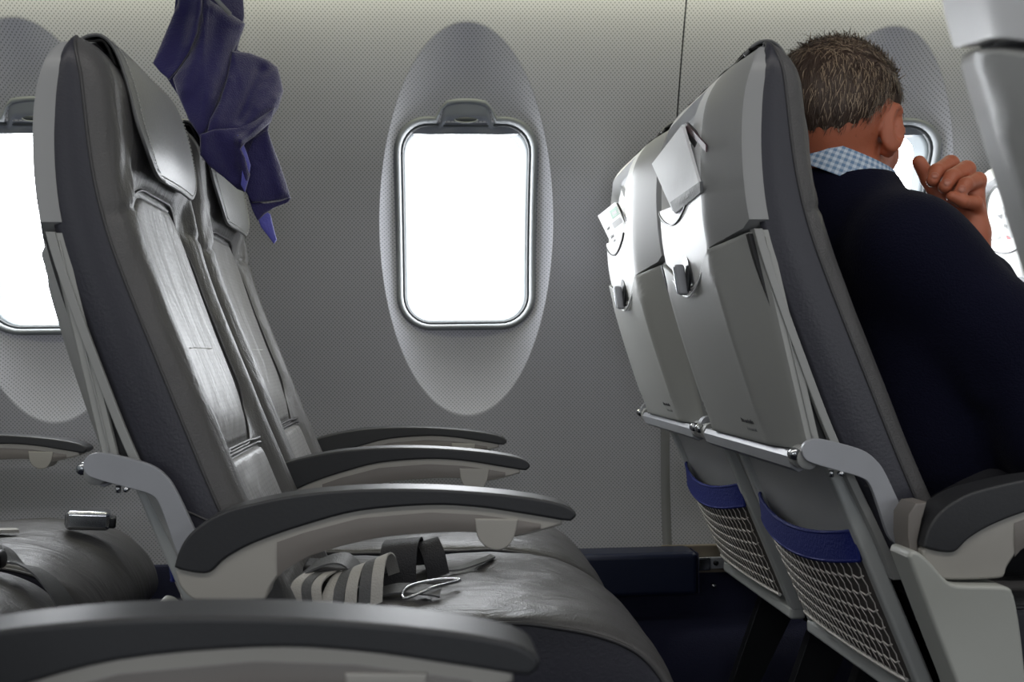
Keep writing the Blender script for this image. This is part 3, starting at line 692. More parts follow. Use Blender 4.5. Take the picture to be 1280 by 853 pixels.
def make_frame(root):
    for s in (-1, 1):
        # light strip flanking the cushion and the outer edge strip
        zs = np.linspace(.50, .925, 24)
        P = [(xb(z)-.0105, z) for z in zs]+[(xb(z)+.0005, z) for z in zs[::-1]]
        from_bm('side_strip', prism(P, s*.2235, s*.205, .0015), 'strip', root)
        P = [(xk(z)*.35+xb(z)*.65, z) for z in np.linspace(.655, .92, 20)]+[(xb(z)-.004, z) for z in np.linspace(.92, .655, 20)]
        from_bm('inner_frame', prism(P, s*.214, s*.10, 0), 'black', root)
    # lower back: plastic panel, its rim and side tubes
    PX = lambda z: np.interp(z, [.34, .40, .62, .66], [-.208, -.232, -.322, -.338])
    zs = np.linspace(.345, .655, 22)
    V, Fc = gridf(17, 22, lambda u, v: (PX(zs[round(v*21)])+.006*sin(pi*u)**.5, -.190+.38*u, zs[round(v*21)]))
    lp = mesh('lower_back_panel', V, Fc, 'lowpanel', root)
    V, Fc = gridf(3, 22, lambda u, v: (PX(zs[round(v*21)])+.012, -.188+.376*u, zs[round(v*21)])); mesh('lower_panel_rear', V, Fc, 'black', root)
    for s in (-1, 1):
        P = [(PX(z)-.010, z) for z in zs]+[(PX(z)+.012, z) for z in zs[::-1]]
        from_bm('lower_rim', prism(P, s*.210, s*.188, .005, 3), 'rim', root)
    bm = box(PX(.35)-.012, PX(.35)+.016, -.209, .209, .330, .352, .006, 3); from_bm('lower_rim', bm, 'rim', root)
    # net pocket
    def pk(u, v):   # u across, v from bottom to top, bulging
        z = .368+.150*v; return (PX(z)-.010-.020*sin(pi*u)**.6*(.35+.65*v)-.004, -.186+.372*u, z+.006*(2*u-1)**2*0-.010*sin(pi*u)*v*0)
    def pt(u, v):
        x, y, z = pk(u, v); sag = -.018*sin(pi*u)*v; return (x, y, z+sag)
    V, Fc = gridf(20, 10, lambda u, v: (pt(u, v)[0]+.006, pt(u, v)[1], pt(u, v)[2])); mesh('pocket_lining', V, Fc, 'netback', root)
    mb = MB(); NU, NV = 21, 7
    for i in range(NU+1):
        u = i/NU; pts = []
        for j in range(NV*2+1):
            v = j/(NV*2); x, y, z = pt(min(1, max(0, u+.006*(-1)**j)), v); pts.append((x, y, z))
        V, Fc = tube(pts, .0008, 4); mb.add(V, Fc)
    for j in range(NV+1):
        v = j/NV; V, Fc = tube([pt(i/(NU*2), max(0, v+.012*(-1)**i)) for i in range(NU*2+1)], .0013, 4); mb.add(V, Fc)
    V, Fc = tube([pt(i/30, 0) for i in range(31)], .0028, 6); mb.add(V, Fc)
    o = mb.build('pocket_net', 'net', root); o['kind'] = 'stuff'
    bl = MB()
    def bd(u, v, o_):
        x, y, z = pt(u, 1); return (x-.002-o_+.004*(1-v), -.196+.392*u, z-.002+.036*v+.004*(2*u-1)**4)
    V, Fc = gridf(28, 6, lambda u, v: bd(u, v, 0)); bl.add(V, Fc); V, Fc = gridf(28, 6, lambda u, v: bd(u, v, .004)); bl.add(V, Fc)
    for v in (0, 1):
        V, Fc = tube([bd(u, v, .002) for u in np.linspace(0, 1, 28)], .003, 6); bl.add(V, Fc)
    for u in (0, 1):
        V, Fc = tube([bd(u, v, .002) for v in np.linspace(0, 1, 4)], .003, 6); bl.add(V, Fc)
    bl.build('pocket_band', 'blue', root, ang=60)
CT = [(-.235, .472), (-.20, .474), (-.05, .470), (.05, .472), (.13, .470), (.19, .460), (.235, .442), (.27, .415), (.295, .380), (.305, .345), (.300, .325)]
def make_cushion(root):
    prof = catmull(CT, 7); n = len(prof)
    def nrm(k):
        a, b = prof[max(0, k-1)], prof[min(n-1, k+1)]; tx_, tz_ = b[0]-a[0], b[1]-a[1]; l = hypot(tx_, tz_); return (-tz_/l, tx_/l)
    us = [0, .006, .014, .026, .04, .06, .08]+list(np.linspace(.1, .9, 41))+[.92, .94, .96, .974, .986, .994, 1]
    V = []
    for k in range(n):
        nx_, nz_ = nrm(k)
        for u in us:
            y = (2*u-1)*.222; e = .222-abs(y); h = -.010*(1-sqrt(max(0, 1-(1-min(1, e/.03))**2)))
            h += .008*sin(pi*u)
            x = prof[k][0]
            # sat-in hollows, wrinkles and the U-shaped sewn seam
            h += .0035*noise.noise(Vector((x*9+2, y*12, 1.3)))+.0018*noise.noise(Vector((x*26, y*30, 4)))
            dd = hypot((x-.06)/.055, (y+.02)/.05); h -= .004*exp(-(dd-1)**2*9)
            ds = sdrr(y, x, .165, -.5, .02, .06); h -= .004*exp(-(ds/.0035)**2)+.002*exp(-((ds-.007)/.002)**2)
            V.append((x+nx_*h, y, prof[k][1]+nz_*h))
    m_ = len(us); Fc = [(k*m_+i, k*m_+i+1, (k+1)*m_+i+1, (k+1)*m_+i) for k in range(n-1) for i in range(m_-1)]
    c = mesh('seat_cushion', V, Fc, 'leather', root)
    for s in (0, m_-1):
        edge = [V[k*m_+s] for k in range(n)]; sg = -1 if s == 0 else 1
        VV = []; FF = []
        for k, p in enumerate(edge):
            for q, (dy, dz) in enumerate(((0, 0), (.003, .25), (.004, .5), (.002, .75), (-.006, 1.0))):
                zz = p[2]+(.318-p[2])*dz; xx = p[0]+(max(-.185, min(p[0], .288))-p[0])*dz; VV.append((xx, p[1]+sg*dy, zz+.001*noise.noise(Vector((xx*30, zz*30, 2)))))
        for k in range(n-1):
            for q in range(4): a = k*5+q; FF.append((a, a+1, a+6, a+5))
        mesh('cushion_side', VV, FF, 'side', root)
        VV, FF = tube(edge, .0028, 6); mesh('piping', VV, FF, 'piping', c)
    V, Fc = gridf(2, 2, lambda u, v: (-.185+.473*u, -.216+.432*v, .318)); mesh('cushion_base', V, Fc, 'black', root)
    # frame under the cushion
    for s in (-.14, .14): from_bm('seat_leg', prism([(-.16, .32), (.12, .32), (.16, .0), (.12, .0), (.06, .27), (-.10, .27), (-.24, .0), (-.28, .0)], s-.012, s+.012, .002), 'darkmetal', root)
    V, Fc = tube([(.0, -.24, .295), (.0, .24, .295)], .022, 14); mesh('seat_beam', V, Fc, 'darkmetal', root)
PADT = [(-.268, .556), (-.264, .570), (-.257, .584), (-.245, .597), (-.224, .610), (-.198, .619), (-.139, .630), (-.071, .6345), (-.002, .6335), (.059, .6288), (.111, .622), (.146, .6145), (.161, .607), (.164, .600), (.158, .5945)]
PADL = [(.149, .5955), (.115, .602), (.06, .6115), (.004, .6155), (-.072, .611), (-.131, .597), (-.183, .580), (-.214, .564), (-.230, .550), (-.244, .549), (-.262, .553)]
BODY_LOW = [(.149, .590), (.095, .578), (.057, .5835), (.024, .585), (-.042, .582), (-.091, .573), (-.128, .562), (-.155, .546), (-.168, .530), (-.172, .520), (-.182, .517), (-.235, .517), (-.252, .522), (-.264, .536), (-.268, .551)]
def make_armrest(root, yc, w_=.050, end=False, z0=0.):
    top_ = catmull(PADT, 4); low = catmull(PADL, 4)
    ar = from_bm('armrest', prism([(x, z-.001) for x, z in low if True]+[(x, z) for x, z in catmull(BODY_LOW, 4)[::-1]][::-1] if False else
                 [(x, z+.002) for x, z in low[::-1]]+[(x, z) for x, z in catmull(BODY_LOW, 4)], yc-w_/2+.004, yc+w_/2-.004, .004, 3), 'arm', root)
    from_bm('armrest_pad', prism(top_+low, yc-w_/2, yc+w_/2, .006, 4), 'pad', ar)
    # inner face with recess shade put into its colour, and round lobe
    rec = [(x, z-.012) for x, z in low if -.20 < x < .135]
    rb = catmull([(.135, .588), (.095, .5785), (.057, .584), (.024, .5855), (-.042, .5825), (-.091, .5735), (-.128, .5625), (-.155, .5465), (-.166, .532), (-.190, .532), (-.200, .545)], 3)
    if rec:
        P = rec+rb[::-1] if rec[0][0] < rec[-1][0] else rec[::-1]+rb[::-1]
        pass
    V, Fc = gridf(36, 4, lambda u, v: (-.165+.29*u, 0, 0))
    for s in (-1, 1):
        def f(u, v):
            x = -.160+.285*u; zl = np.interp(x, [p[0] for p in BODY_LOW[:9]][::-1], [p[1] for p in BODY_LOW[:9]][::-1])+.0015; zt_ = np.interp(x, [p[0] for p in PADL][::-1], [p[1] for p in PADL][::-1])-.008
            zt_ = max(zl, zt_); return (x, yc+s*(w_/2-.0036+.0012*(1 if 0 < v < 1 else 0)), zl+(zt_-zl)*v)
        V, Fc = gridf(40, 4, f); mesh('armrest_recess_shade', V, Fc, 'arm_in', ar)
    P = [(.053, .600), (.055, .582), (.062, .571), (.072, .5655), (.082, .5655), (.091, .571), (.097, .582), (.100, .598)]
    from_bm('armrest_lobe', prism(catmull(P, 4), yc-w_/2+.001, yc+w_/2-.001, .002), 'arm', ar)
    if end:
        from_bm('pivot_cover', prism([(-.280, .565), (-.279, .590), (-.270, .603), (-.256, .604), (-.262, .585), (-.268, .560), (-.266, .535), (-.276, .540)], yc-.012, yc+.03, .003), 'arm_in', root)
        sp = catmull([(-.290, .546), (-.286, .553), (-.276, .551), (-.262, .538), (-.248, .522), (-.234, .5145), (-.19, .512), (-.176, .510), (-.168, .500), (-.160, .45), (-.15, .33), (-.15, .30)], 3)+[(-.205, .30), (-.235, .40), (-.262, .47)]
        sh = from_bm('end_shroud', prism(sp, yc-.036, yc+.018, .006, 3), 'shroud', root)
def make_belt(root, style):
    b = MB(); keys = []
    X = Vector((1, 0, 0)); Y = Vector((0, 1, 0))
    if style == 'crumpled':
        # local frame: seat centre y=0, top of cushion z ~.478
        z0 = .480; _n0 = len(bpy.data.objects); before = set(bpy.data.objects)
        A = catmull([(-.235, -.10, .49), (-.20, -.09, .515), (-.165, -.085, .520), (-.14, -.085, .49), (-.125, -.085, z0)], 6)
        V, Fc = ribbon(A, Vector((.15, 1, .1)), .048); root_o = mesh('seat_belt', V, Fc, 'belt', root, ang=40)
        # striped loop standing on the cushion
        for q, (off, m) in enumerate(((-.021, 'belt_light'), (-.0125, 'belt'), (-.003, 'belt_light'), (.0075, 'belt'), (.0165, 'belt_light'))):
            w_ = .0100
            A = catmull([(-.150+off*1.6, -.150, .476), (-.148+off*1.6, -.142, .500+off*.5), (-.142+off*1.5, -.115, .517+off*.6), (-.134+off*1.5, -.08, .512+off*.4), (-.125+off*1.3, -.05, .488)], 6)
            V, Fc = ribbon(A, Vector((1, .05, .35)), w_*1.55); mesh('belt_stripe', V, Fc, m, root_o, ang=40)
        for q, (off, m) in enumerate(((-.012, 'belt_light'), (0, 'belt'), (.012, 'belt_light'))):
            A = catmull([(-.205+off, -.155, .474), (-.208+off, -.145, .500), (-.196+off, -.11, .508), (-.185+off, -.06, .498), (-.18+off, -.03, .482)], 6)
            V, Fc = ribbon(A, Vector((1, -.1, .1)), .013); mesh('belt_stripe', V, Fc, m, root_o, ang=40)
        A = catmull([(-.100, -.055, .480), (-.099, -.053, .512), (-.096, -.035, .530), (-.09, .02, .524), (-.088, .05, .484)], 6)
        V, Fc = ribbon(A, Vector((1, .1, .05)), .048); mesh('belt_fold', V, Fc, 'belt_dark', root_o, ang=40)
        A = catmull([(-.046, -.01, .480), (-.052, -.008, .508), (-.060, .015, .524), (-.058, .05, .512), (-.05, .07, .482)], 6)
        V, Fc = ribbon(A, Vector((1, .1, .25)), .030); mesh('belt_fold', V, Fc, 'belt_dark', root_o, ang=40)
        A = catmull([(-.06, .03, .482), (-.02, .02, .484), (.02, .07, .486), (.035, .12, .482)], 6)
        V, Fc = ribbon(A, Vector((-.3, 1, 0)), .022); mesh('belt_tail', V, Fc, 'belt', root_o, ang=40)
        # zip-like webbing adjuster
        bm = box(-.225, -.150, -.03, .03, .482, .500, .006, 3)
        for v in bm.verts: v.co.z += (v.co.x+.19)*-.12
        from_bm('belt_adjuster', bm, 'belt_dark', root_o)
        A = catmull([(-.130, -.11, .478), (-.10, -.115, .487), (-.06, -.125, .486), (-.045, -.13, .484)], 6)
        V, Fc = ribbon(A, Vector((.1, 1, .2)), .030); mesh('belt_tongue', V, Fc, 'belt', root_o, ang=40)
        V, Fc = tube(catmull([(-.09, -.15, .482), (-.055, -.13, .490), (-.020, -.09, .490), (-.045, -.09, .492), (-.085, -.12, .490)], 5, True), .0022, 6, closed=True); mesh('metal_tongue', V, Fc, 'chrome', root_o)
        for q in set(bpy.data.objects)-before:
            if q.parent is root: q.location = (.062, -.01, 0)
    elif style == 'buckle':
        A = catmull([(-.20, -.19, .48), (-.12, -.17, .486), (-.02, -.10, .486), (.055, -.06, .488), (.12, -.03, .484)], 6)
        V, Fc = ribbon(A, Vector((-.6, 1, 0)), .024, .0028); r = mesh('seat_belt', V, Fc, 'belt_light', root, ang=40)
        R_ = Matrix.Translation((.228, .035, .488)) @ Matrix.Rotation(radians(14), 4, 'Z') @ Matrix.Rotation(radians(5), 4, 'Y')
        def tr(bm):
            bmesh.ops.transform(bm, matrix=R_, verts=bm.verts[:]); return bm
        from_bm('buckle', tr(box(-.045, .030, -.028, .028, -.014, .020, .008, 4)), 'chrome', r)
        from_bm('buckle_mouth', tr(box(-.0462, -.030, -.020, .020, -.008, .014, .003, 2)), 'black', r)
        from_bm('buckle_hinge', tr(box(.020, .040, -.022, .022, -.010, .009, .004, 3)), 'darkmetal', r)
    elif style == 'strap':
        A = catmull([(.12, .20, .500), (.150, .20, .514), (.19, .19, .502), (.215, .18, .478), (.240, .17, .474), (.268, .165, .455), (.296, .16, .415), (.312, .155, .36)], 6)
        D = [Vector((.5, .8, -.5)).lerp(Vector((.45, 1, -.35)), min(1, k/20)) for k in range(len(A))]
        V, Fc = ribbon(A, D, .046); r = mesh('seat_belt', V, Fc, 'belt', root, ang=40)
        from_bm('buckle', box(.13, .212, .13, .17, .474, .502, .010, 4), 'darkmetal', r)
def make_seat(side, end_arms):
    root = bpy.data.objects.new('airline_seat', None); COL.objects.link(root); root.empty_display_size = .05
    make_back(root); make_shell(root); make_tray(root); make_hinge(root)
    for s in (-1, 1): make_tray_arm(root, s)
    make_frame(root); make_cushion(root)
    if side == 'aisle':
        make_armrest(root, -.290, .052, True); make_armrest(root, .245)
    else: make_armrest(root, .245)
    return root
def copy_tree(o, parent=None):
    c = o.copy(); COL.objects.link(c)
    if parent is not None: c.parent = parent
    for ch in list(o.children): copy_tree(ch, c)
    return c
PITCH = .824; YA, YW = 1.535, 2.030
GR = 'airline seats of the cabin'
aisle = make_seat('aisle', True); window = make_seat('window', False)
seats = [
 (aisle, 0, YA, 'empty grey leather aisle seat on the left, its belt crumpled on the cushion', 'crumpled'),
 (window, 0, YW, 'empty grey leather window seat under the hanging indigo jacket', None),
 (aisle, PITCH, YA, 'seat in front whose white back faces us, the man in navy sitting in it', None),
 (window, PITCH, YW, 'smaller-looking seat back by the wall with a green printed card in its pocket', None),
 (window, 2*PITCH-.058, YW+.01, 'seat glimpsed at the right edge with a red triangle card, beyond the raised hand', None),
 (window, -PITCH, YW, 'rear seat by the wall at lower left with a silver buckle on its cushion', 'buckle'),
 (aisle, -PITCH, YA, 'rear aisle seat at lower left with a grey belt strap over its cushion edge', 'strap'),
 (window, -.10, .42, 'seat in the foreground whose blurred armrest crosses the bottom of the picture', None),
 (window, PITCH-.078, .415, 'out-of-focus grey seat back in the upper right corner', None)]
used = set(); S_ = {}
made = []
for src, x, y, lab, belt in seats:
    if id(src) not in used: o = src; used.add(id(src)); made.append((o, x, y, lab, belt))
    else: made.append((copy_tree(src), x, y, lab, belt))
for o, x, y, lab, belt in made:
    o.location = (x, y, 0); o['label'] = lab; o['category'] = 'seat'; o['group'] = GR
    if belt: make_belt(o, belt)
o = made[0][0]
for ch in list(o.children):
    if ch.name.startswith('pivot_cover'): bpy.data.objects.remove(ch)
    elif ch.name.startswith('end_shroud'): ch.location.z = -.035
o = made[-1][0]; o.location.z = .038; o.location.x += .030
_rc = Matrix.Translation((-.28, 0, .50)) @ Matrix.Rotation(-.068, 4, 'Y') @ Matrix.Translation((.28, 0, -.50))   # reclined a little further
for ch in list(o.children):
    if ch.name.startswith('tray_table'): ch.scale.y = 1.06
    if ch.name.split('.')[0] in ('backrest_front', 'backrest_side', 'backrest_insert', 'lumbar_insert', 'headrest_flap', 'fastening_band', 'seat_shell', 'tray_table', 'side_strip', 'inner_frame', 'hinge_bar'):
        ch.matrix_basis = _rc @ ch.matrix_basis
for ch in list(o.children):
    if ch.name.startswith('tray_arm') and ch.data.vertices[0].co.y > 0:
        for q in list(ch.children): bpy.data.objects.remove(q)
        bpy.data.objects.remove(ch)


# ------------------------------------------------------------------ papers in the seat pockets
def atx(px, py, X):
    d = _F + _R*((px-CXP)/FPX) + _U*((CYP-py)/FPX)
    return CAM + d*(X/d.x)
def sheet(name, pxs, Xs, m, parent=None, th=.0015, n=8, curl=0.):
    """four corners (photo pixels + real x of the plane) -> thin curved sheet"""
    A, B, C_, D = [atx(p[0], p[1], X) for p, X in zip(pxs, Xs)]
    def f(u, v, o):
        p = (A*(1-u)+B*u)*(1-v)+(D*(1-u)+C_*u)*v
        return (p.x-o-curl*sin(pi*u)*sin(pi*min(1, v*1.2)), p.y, p.z)
    mb = MB(); V, Fc = gridf(n, n, lambda u, v: f(u, v, 0)); mb.add(V, Fc); V, Fc = gridf(n, n, lambda u, v: f(u, v, th)); mb.add(V, Fc)
    for e in ([(u, 0) for u in np.linspace(0, 1, n)], [(u, 1) for u in np.linspace(0, 1, n)], [(0, v) for v in np.linspace(0, 1, n)], [(1, v) for v in np.linspace(0, 1, n)]):
        V = [f(u, v, 0) for u, v in e]+[f(u, v, th) for u, v in e]; mb.add(V, [(i, i+1, n+i+1, n+i) for i in range(n-1)])
    return mb.build(name, m, parent, ang=50), f
t = thing('air_sickness_bag', 'white paper bag leaning in the top pocket of the nearer front seat', 'paper bag', (.35, 1.6, 1.0))
def under(t, o):
    o.parent = t; o.matrix_parent_inverse = Matrix.Translation(-Vector(t.location)); return o
o, f = sheet('bag', [(818, 205), (856, 156), (879, 236), (844, 264)], [.350, .350, .3575, .3575], 'paper', None, .004, 12, .004); under(t, o)
o, f = sheet('folded_bottom', [(841, 253), (878.5, 227), (879, 241), (847, 267)], [.3535, .3535, .3585, .3585], 'paper_grey', None, .004, 10, .001); under(t, o)
t = thing('magazine', 'dark rolled magazine edge showing behind the white paper bag', 'magazine', (.36, 1.5, 1.08))
o, f = sheet('magazine_cover', [(854, 160), (861, 153), (885, 178), (885, 205)], [.357, .357, .364, .364], 'ink', None, .003); under(t, o)
o, f = sheet('magazine_page', [(857, 159), (860, 155), (884, 181), (884, 190)], [.3535, .3535, .360, .360], 'maroon', None, .002); under(t, o)
t = thing('information_card', 'white card with green square sticking out of the far seat pocket', 'card', (.35, 2.2, 1.0))
o, f = sheet('card', [(748, 270), (770, 252.5), (792, 302), (773, 322)], [.345, .347, .366, .366], 'paper', None, .0012, 10, .002); under(t, o)
o2, _f = sheet('dark_card', [(768, 254), (773, 254), (792, 290), (785, 300)], [.352, .352, .362, .362], 'ink', None, .0012); under(t, o2)
def patch(f, u0, u1, v0, v1, name, m, par, off=.0018):
    V, Fc = gridf(5, 5, lambda u, v: f(u0+(u1-u0)*u, v0+(v1-v0)*v, off)); q = mesh(name, V, Fc, m, None); q.parent = par; return q
patch(f, .62, .97, .10, .30, 'green_square', 'green', o); patch(f, .70, .90, .17, .24, 'green_emblem', 'paper_grey', o, .0021)
def fwrite(f, s_, u, v, size, m, par, off=.0021):
    p = Vector(f(u, v, off)); ux = Vector(f(u+.2, v, off))-p; uy = p-Vector(f(u, v+.2, off)); n_ = ux.cross(uy).normalized(); uy = n_.cross(ux)
    return text_mesh('print', s_, size, m, par, p, ux, uy, .0001, .0001)
fwrite(f, 'economy', .16, .42, .0085, 'ink', o); fwrite(f, 'On Board', .14, .62, .0085, 'ink', o); fwrite(f, 'service', .20, .71, .0065, 'ink_light', o)
for k in range(4): patch(f, .52, .95, .37+.035*k, .385+.035*k, 'print_line', 'ink_light', o)
for k in range(5): patch(f, .16+.15*k, .26+.15*k, .84, .885, 'print_mark', 'ink_blue' if k < 3 else 'ink', o)
for k in range(4): patch(f, .25+.18*k, .33+.18*k, .93, .975, 'print_mark', 'ink', o)
X2 = 2*PITCH-.058-.467
t = thing('safety_card', 'white card with red warning triangle in the pocket at the right edge', 'card', (X2, 2.2, 1.0))
o, f = sheet('card', [(1239, 262), (1274, 254), (1292, 304), (1259, 314)], [X2-.006, X2-.006, X2+.012, X2+.012], 'paper', None, .0012, 10, .001); under(t, o)
def tri(f, pts, name, m, par, off):
    V = [f(u, v, off) for u, v in pts]; q = mesh(name, V, [(0, 1, 2)], m, None, False); q.parent = par
tri(f, [(.10, .96), (.22, .66), (.52, .90)], 'warning_triangle', 'red', o, .0020); tri(f, [(.18, .90), (.245, .76), (.41, .875)], 'triangle_centre', 'paper', o, .0023)
fwrite(f, '80', .42, .27, .016, 'ink_light', o); fwrite(f, 'Fly', .26, .50, .011, 'ink_light', o)
tri(f, [(.16, .17), (.36, .17), (.26, .28)], 'plane_icon', 'ink_light', o, .0020)

# ------------------------------------------------------------------ indigo jacket
def cloth(name, poly, Yf, m, parent, bulge=.012, th=.006, N=110, ridges=(), seed=0):
    cx_ = sum(p[0] for p in poly)/len(poly); cy_ = sum(p[1] for p in poly)/len(poly)
    # dense outline
    P = []
    for i in range(len(poly)):
        a, b = poly[i], poly[(i+1) % len(poly)]
        k = max(2, int(hypot(a[0]-b[0], a[1]-b[1])/3.2))
        for j in range(k): P.append((a[0]+(b[0]-a[0])*j/k, a[1]+(b[1]-a[1])*j/k))
    # light corner smoothing
    for _ in range(0):
        P = [((P[i-1][0]+2*P[i][0]+P[(i+1) % len(P)][0])/4, (P[i-1][1]+2*P[i][1]+P[(i+1) % len(P)][1])/4) for i in range(len(P))]
    def dep(x, y, q):
        d = Yf(x, y)-bulge*.7*sqrt(max(0, 1-q**2))
        for (x0, y0, x1, y1, h, w_) in ridges:      # fold crests along a line
            L2 = (x1-x0)**2+(y1-y0)**2; t_ = min(1, max(0, ((x-x0)*(x1-x0)+(y-y0)*(y1-y0))/L2)); dd = hypot(x-x0-t_*(x1-x0), y-y0-t_*(y1-y0))
            d -= h*exp(-(dd/w_)**2)
        return d+.0022*noise.noise(Vector((x*.035, y*.035, seed)))+.0008*noise.noise(Vector((x*.12, y*.12, seed+3)))
    L3 = []
    qs = [.04]+list(np.linspace(.1, .9, 14))+[.95, .98, 1.0]
    for q in qs: L3.append([tuple(at(cx_+(x-cx_)*q, cy_+(y-cy_)*q, dep(cx_+(x-cx_)*q, cy_+(y-cy_)*q, q))) for x, y in P])
    L3.append([(a, b+th, c) for a, b, c in L3[-1]])
    for q in (.9, .5, .1): L3.append([tuple(Vector(at(cx_+(x-cx_)*q, cy_+(y-cy_)*q, dep(cx_+(x-cx_)*q, cy_+(y-cy_)*q, 1)+th))) for x, y in P])
    V, Fc = nested(L3, cap=False); n_ = len(P)
    Fc.append(tuple(range(n_))); Fc.append(tuple((len(L3)-1)*n_+i for i in range(n_)))
    return mesh(name, V, Fc, m, parent, ang=75)
jk = thing('jacket', 'indigo wool jacket hanging in folds above the left window seat', 'jacket', (-.33, 1.9, 1.3))
def jc(*a, **k): return under(jk, cloth(*a, **k))
Yj = lambda x, y: 1.80+.0009*max(0, x-255)+.0006*max(0, 160-y)
jc('jacket_back', [(226, -60), (300, -60), (305, 20), (296, 62), (330, 80), (346, 112), (334, 165), (352, 235), (316, 248), (258, 190), (236, 140), (205, 92), (215, 40)], lambda x, y: Yj(x, y)+.045, 'jacket', jk, bulge=.004, seed=1)
jc('jacket_body', [(258, -60), (262, 0), (306, 29), (299, 48), (290, 66), (286, 95), (272, 130), (262, 160), (250, 172), (236, 150), (222, 118), (216, 98), (236, 70), (245, 45), (250, 0), (246, -60)], lambda x, y: Yj(x, y)+.018, 'jacket', jk, bulge=.016, ridges=((262, 10, 232, 110, .014, 12), (286, 30, 262, 120, .010, 12), (300, 30, 268, 10, .006, 7)), seed=2)
jc('lapel', [(228, -60), (252, -60), (252, 10), (246, 42), (236, 66), (222, 86), (211, 99), (200, 90), (191, 79), (204, 48), (222, 5)], lambda x, y: Yj(x, y)+.002, 'jacket', jk, bulge=.012, ridges=((250, 0, 240, 55, .012, 8), (215, 80, 232, 20, -.008, 9)), seed=3)
jc('sleeve', [(290, 64), (312, 66), (335, 75), (347, 84), (351, 99), (354, 113), (347, 135), (334, 153), (318, 163), (300, 172), (280, 172), (258, 170), (262, 150), (274, 128), (284, 98)], lambda x, y: Yj(x, y)+.010, 'jacket', jk, bulge=.022, ridges=((325, 88, 300, 150, -.010, 8), (345, 95, 320, 130, .008, 10), (300, 160, 345, 125, .012, 9), (285, 100, 270, 150, .006, 8)), seed=4)
jc('lower_fold', [(250, 168), (268, 162), (296, 160), (320, 150), (344, 134), (338, 152), (318, 170), (306, 178), (302, 186), (310, 202), (312, 218), (306, 240), (296, 236), (280, 222), (262, 208), (250, 194)], lambda x, y: Yj(x, y)-.006, 'jacket', jk, bulge=.014, ridges=((300, 176, 310, 225, .014, 8), (330, 150, 302, 176, .010, 6), (270, 175, 290, 215, -.008, 10)), seed=5)
jc('lit_fold_edge', [(297, 168), (303, 178), (308, 190), (313, 206), (311, 222), (306, 240), (301, 232), (306, 214), (300, 194), (294, 180)], lambda x, y: Yj(x, y)-.021, 'jacket_lit', jk, bulge=.006, th=.003, seed=8)  # fold edge with the light it catches painted in
jc('lower_panel', [(318, 172), (334, 162), (340, 180), (350, 206), (358, 230), (363, 247), (350, 250), (332, 252), (315, 253), (306, 238), (312, 214), (308, 192)], lambda x, y: Yj(x, y)+.004, 'jacket', jk, bulge=.010, ridges=((336, 175, 352, 240, .006, 8),), seed=6)
jc('hem_edge', [(310, 246), (316, 254), (334, 254), (352, 251), (364, 247), (360, 253), (342, 260), (330, 268), (322, 276), (316, 264)], lambda x, y: Yj(x, y)+.012, 'jacket', jk, bulge=.004, th=.003, seed=9)
jc('lit_tip', [(322, 272), (332, 264), (338, 268), (343, 290), (346, 300), (342, 305), (334, 294), (326, 284)], lambda x, y: Yj(x, y)+.016, 'jacket_lit', jk, bulge=.005, th=.003, seed=7)  # tip of the jacket in the painted lit tone
V, Fc = tube([at(262, -62, 1.88), at(285, -70, 2.0), at(300, -78, 2.03)], .004, 8); under(jk, mesh('hanging_loop', V, Fc, 'strip'))
V, Fc = ribbon([at(262, -10, 1.862), at(275, 4, 1.864), at(288, 18, 1.866)], Vector((.6, 0, .8)), .007); under(jk, mesh('label_tape', V, Fc, 'strip'))

# ------------------------------------------------------------------ the man in the front seat
class SDF:
    def __init__(s, lo, hi, h):
        s.lo = np.array(lo, float); s.h = h; n = np.ceil((np.array(hi)-s.lo)/h).astype(int)+1
        ax = [s.lo[i]+h*np.arange(n[i]) for i in range(3)]
        s.X, s.Y, s.Z = [a.astype(np.float32) for a in np.meshgrid(*ax, indexing='ij')]; s.D = np.full(s.X.shape, 1., np.float32)
    def u(s, d, k):
        if k <= 0: s.D = np.minimum(s.D, d)
        else:
            h = np.clip(.5+.5*(s.D-d)/k, 0, 1); s.D = s.D*(1-h)+d*h-k*h*(1-h)
    def sub(s, d, k=.004):
        h = np.clip(.5-.5*(s.D+d)/k, 0, 1); s.D = s.D*(1-h)-d*h+k*h*(1-h)
    def cap(s, a, b, ra, rb, k=.02):
        a = np.array(a, float); b = np.array(b, float); ab = b-a; L = (ab@ab)
        t_ = np.clip(((s.X-a[0])*ab[0]+(s.Y-a[1])*ab[1]+(s.Z-a[2])*ab[2])/L, 0, 1)
        d = np.sqrt((s.X-a[0]-t_*ab[0])**2+(s.Y-a[1]-t_*ab[1])**2+(s.Z-a[2]-t_*ab[2])**2)-(ra+(rb-ra)*t_); s.u(d.astype(np.float32), k)
    def ellf(s, c, r, R=None):
        p = [s.X-c[0], s.Y-c[1], s.Z-c[2]]
        if R is not None: p = [R[i][0]*p[0]+R[i][1]*p[1]+R[i][2]*p[2] for i in range(3)]
        k0 = np.sqrt((p[0]/r[0])**2+(p[1]/r[1])**2+(p[2]/r[2])**2); k1 = np.sqrt((p[0]/r[0]**2)**2+(p[1]/r[1]**2)**2+(p[2]/r[2]**2)**2)+1e-6
        return (k0*(k0-1)/k1).astype(np.float32)
    def ell(s, c, r, R=None, k=.02): s.u(s.ellf(c, r, R), k)
    def get(s):
        g = openvdb.FloatGrid(1.0); g.copyFromArray(np.clip(s.D, -1, 1).astype(np.float32), tolerance=0)
        pts, quads = g.convertToQuads(isovalue=0.0); pts = np.array(pts)*s.h+s.lo
        return [tuple(p) for p in pts.tolist()], [tuple(int(v) for v in q) for q in np.array(quads)[:, ::-1]]
MAN = Vector((.72, 1.53, .0))
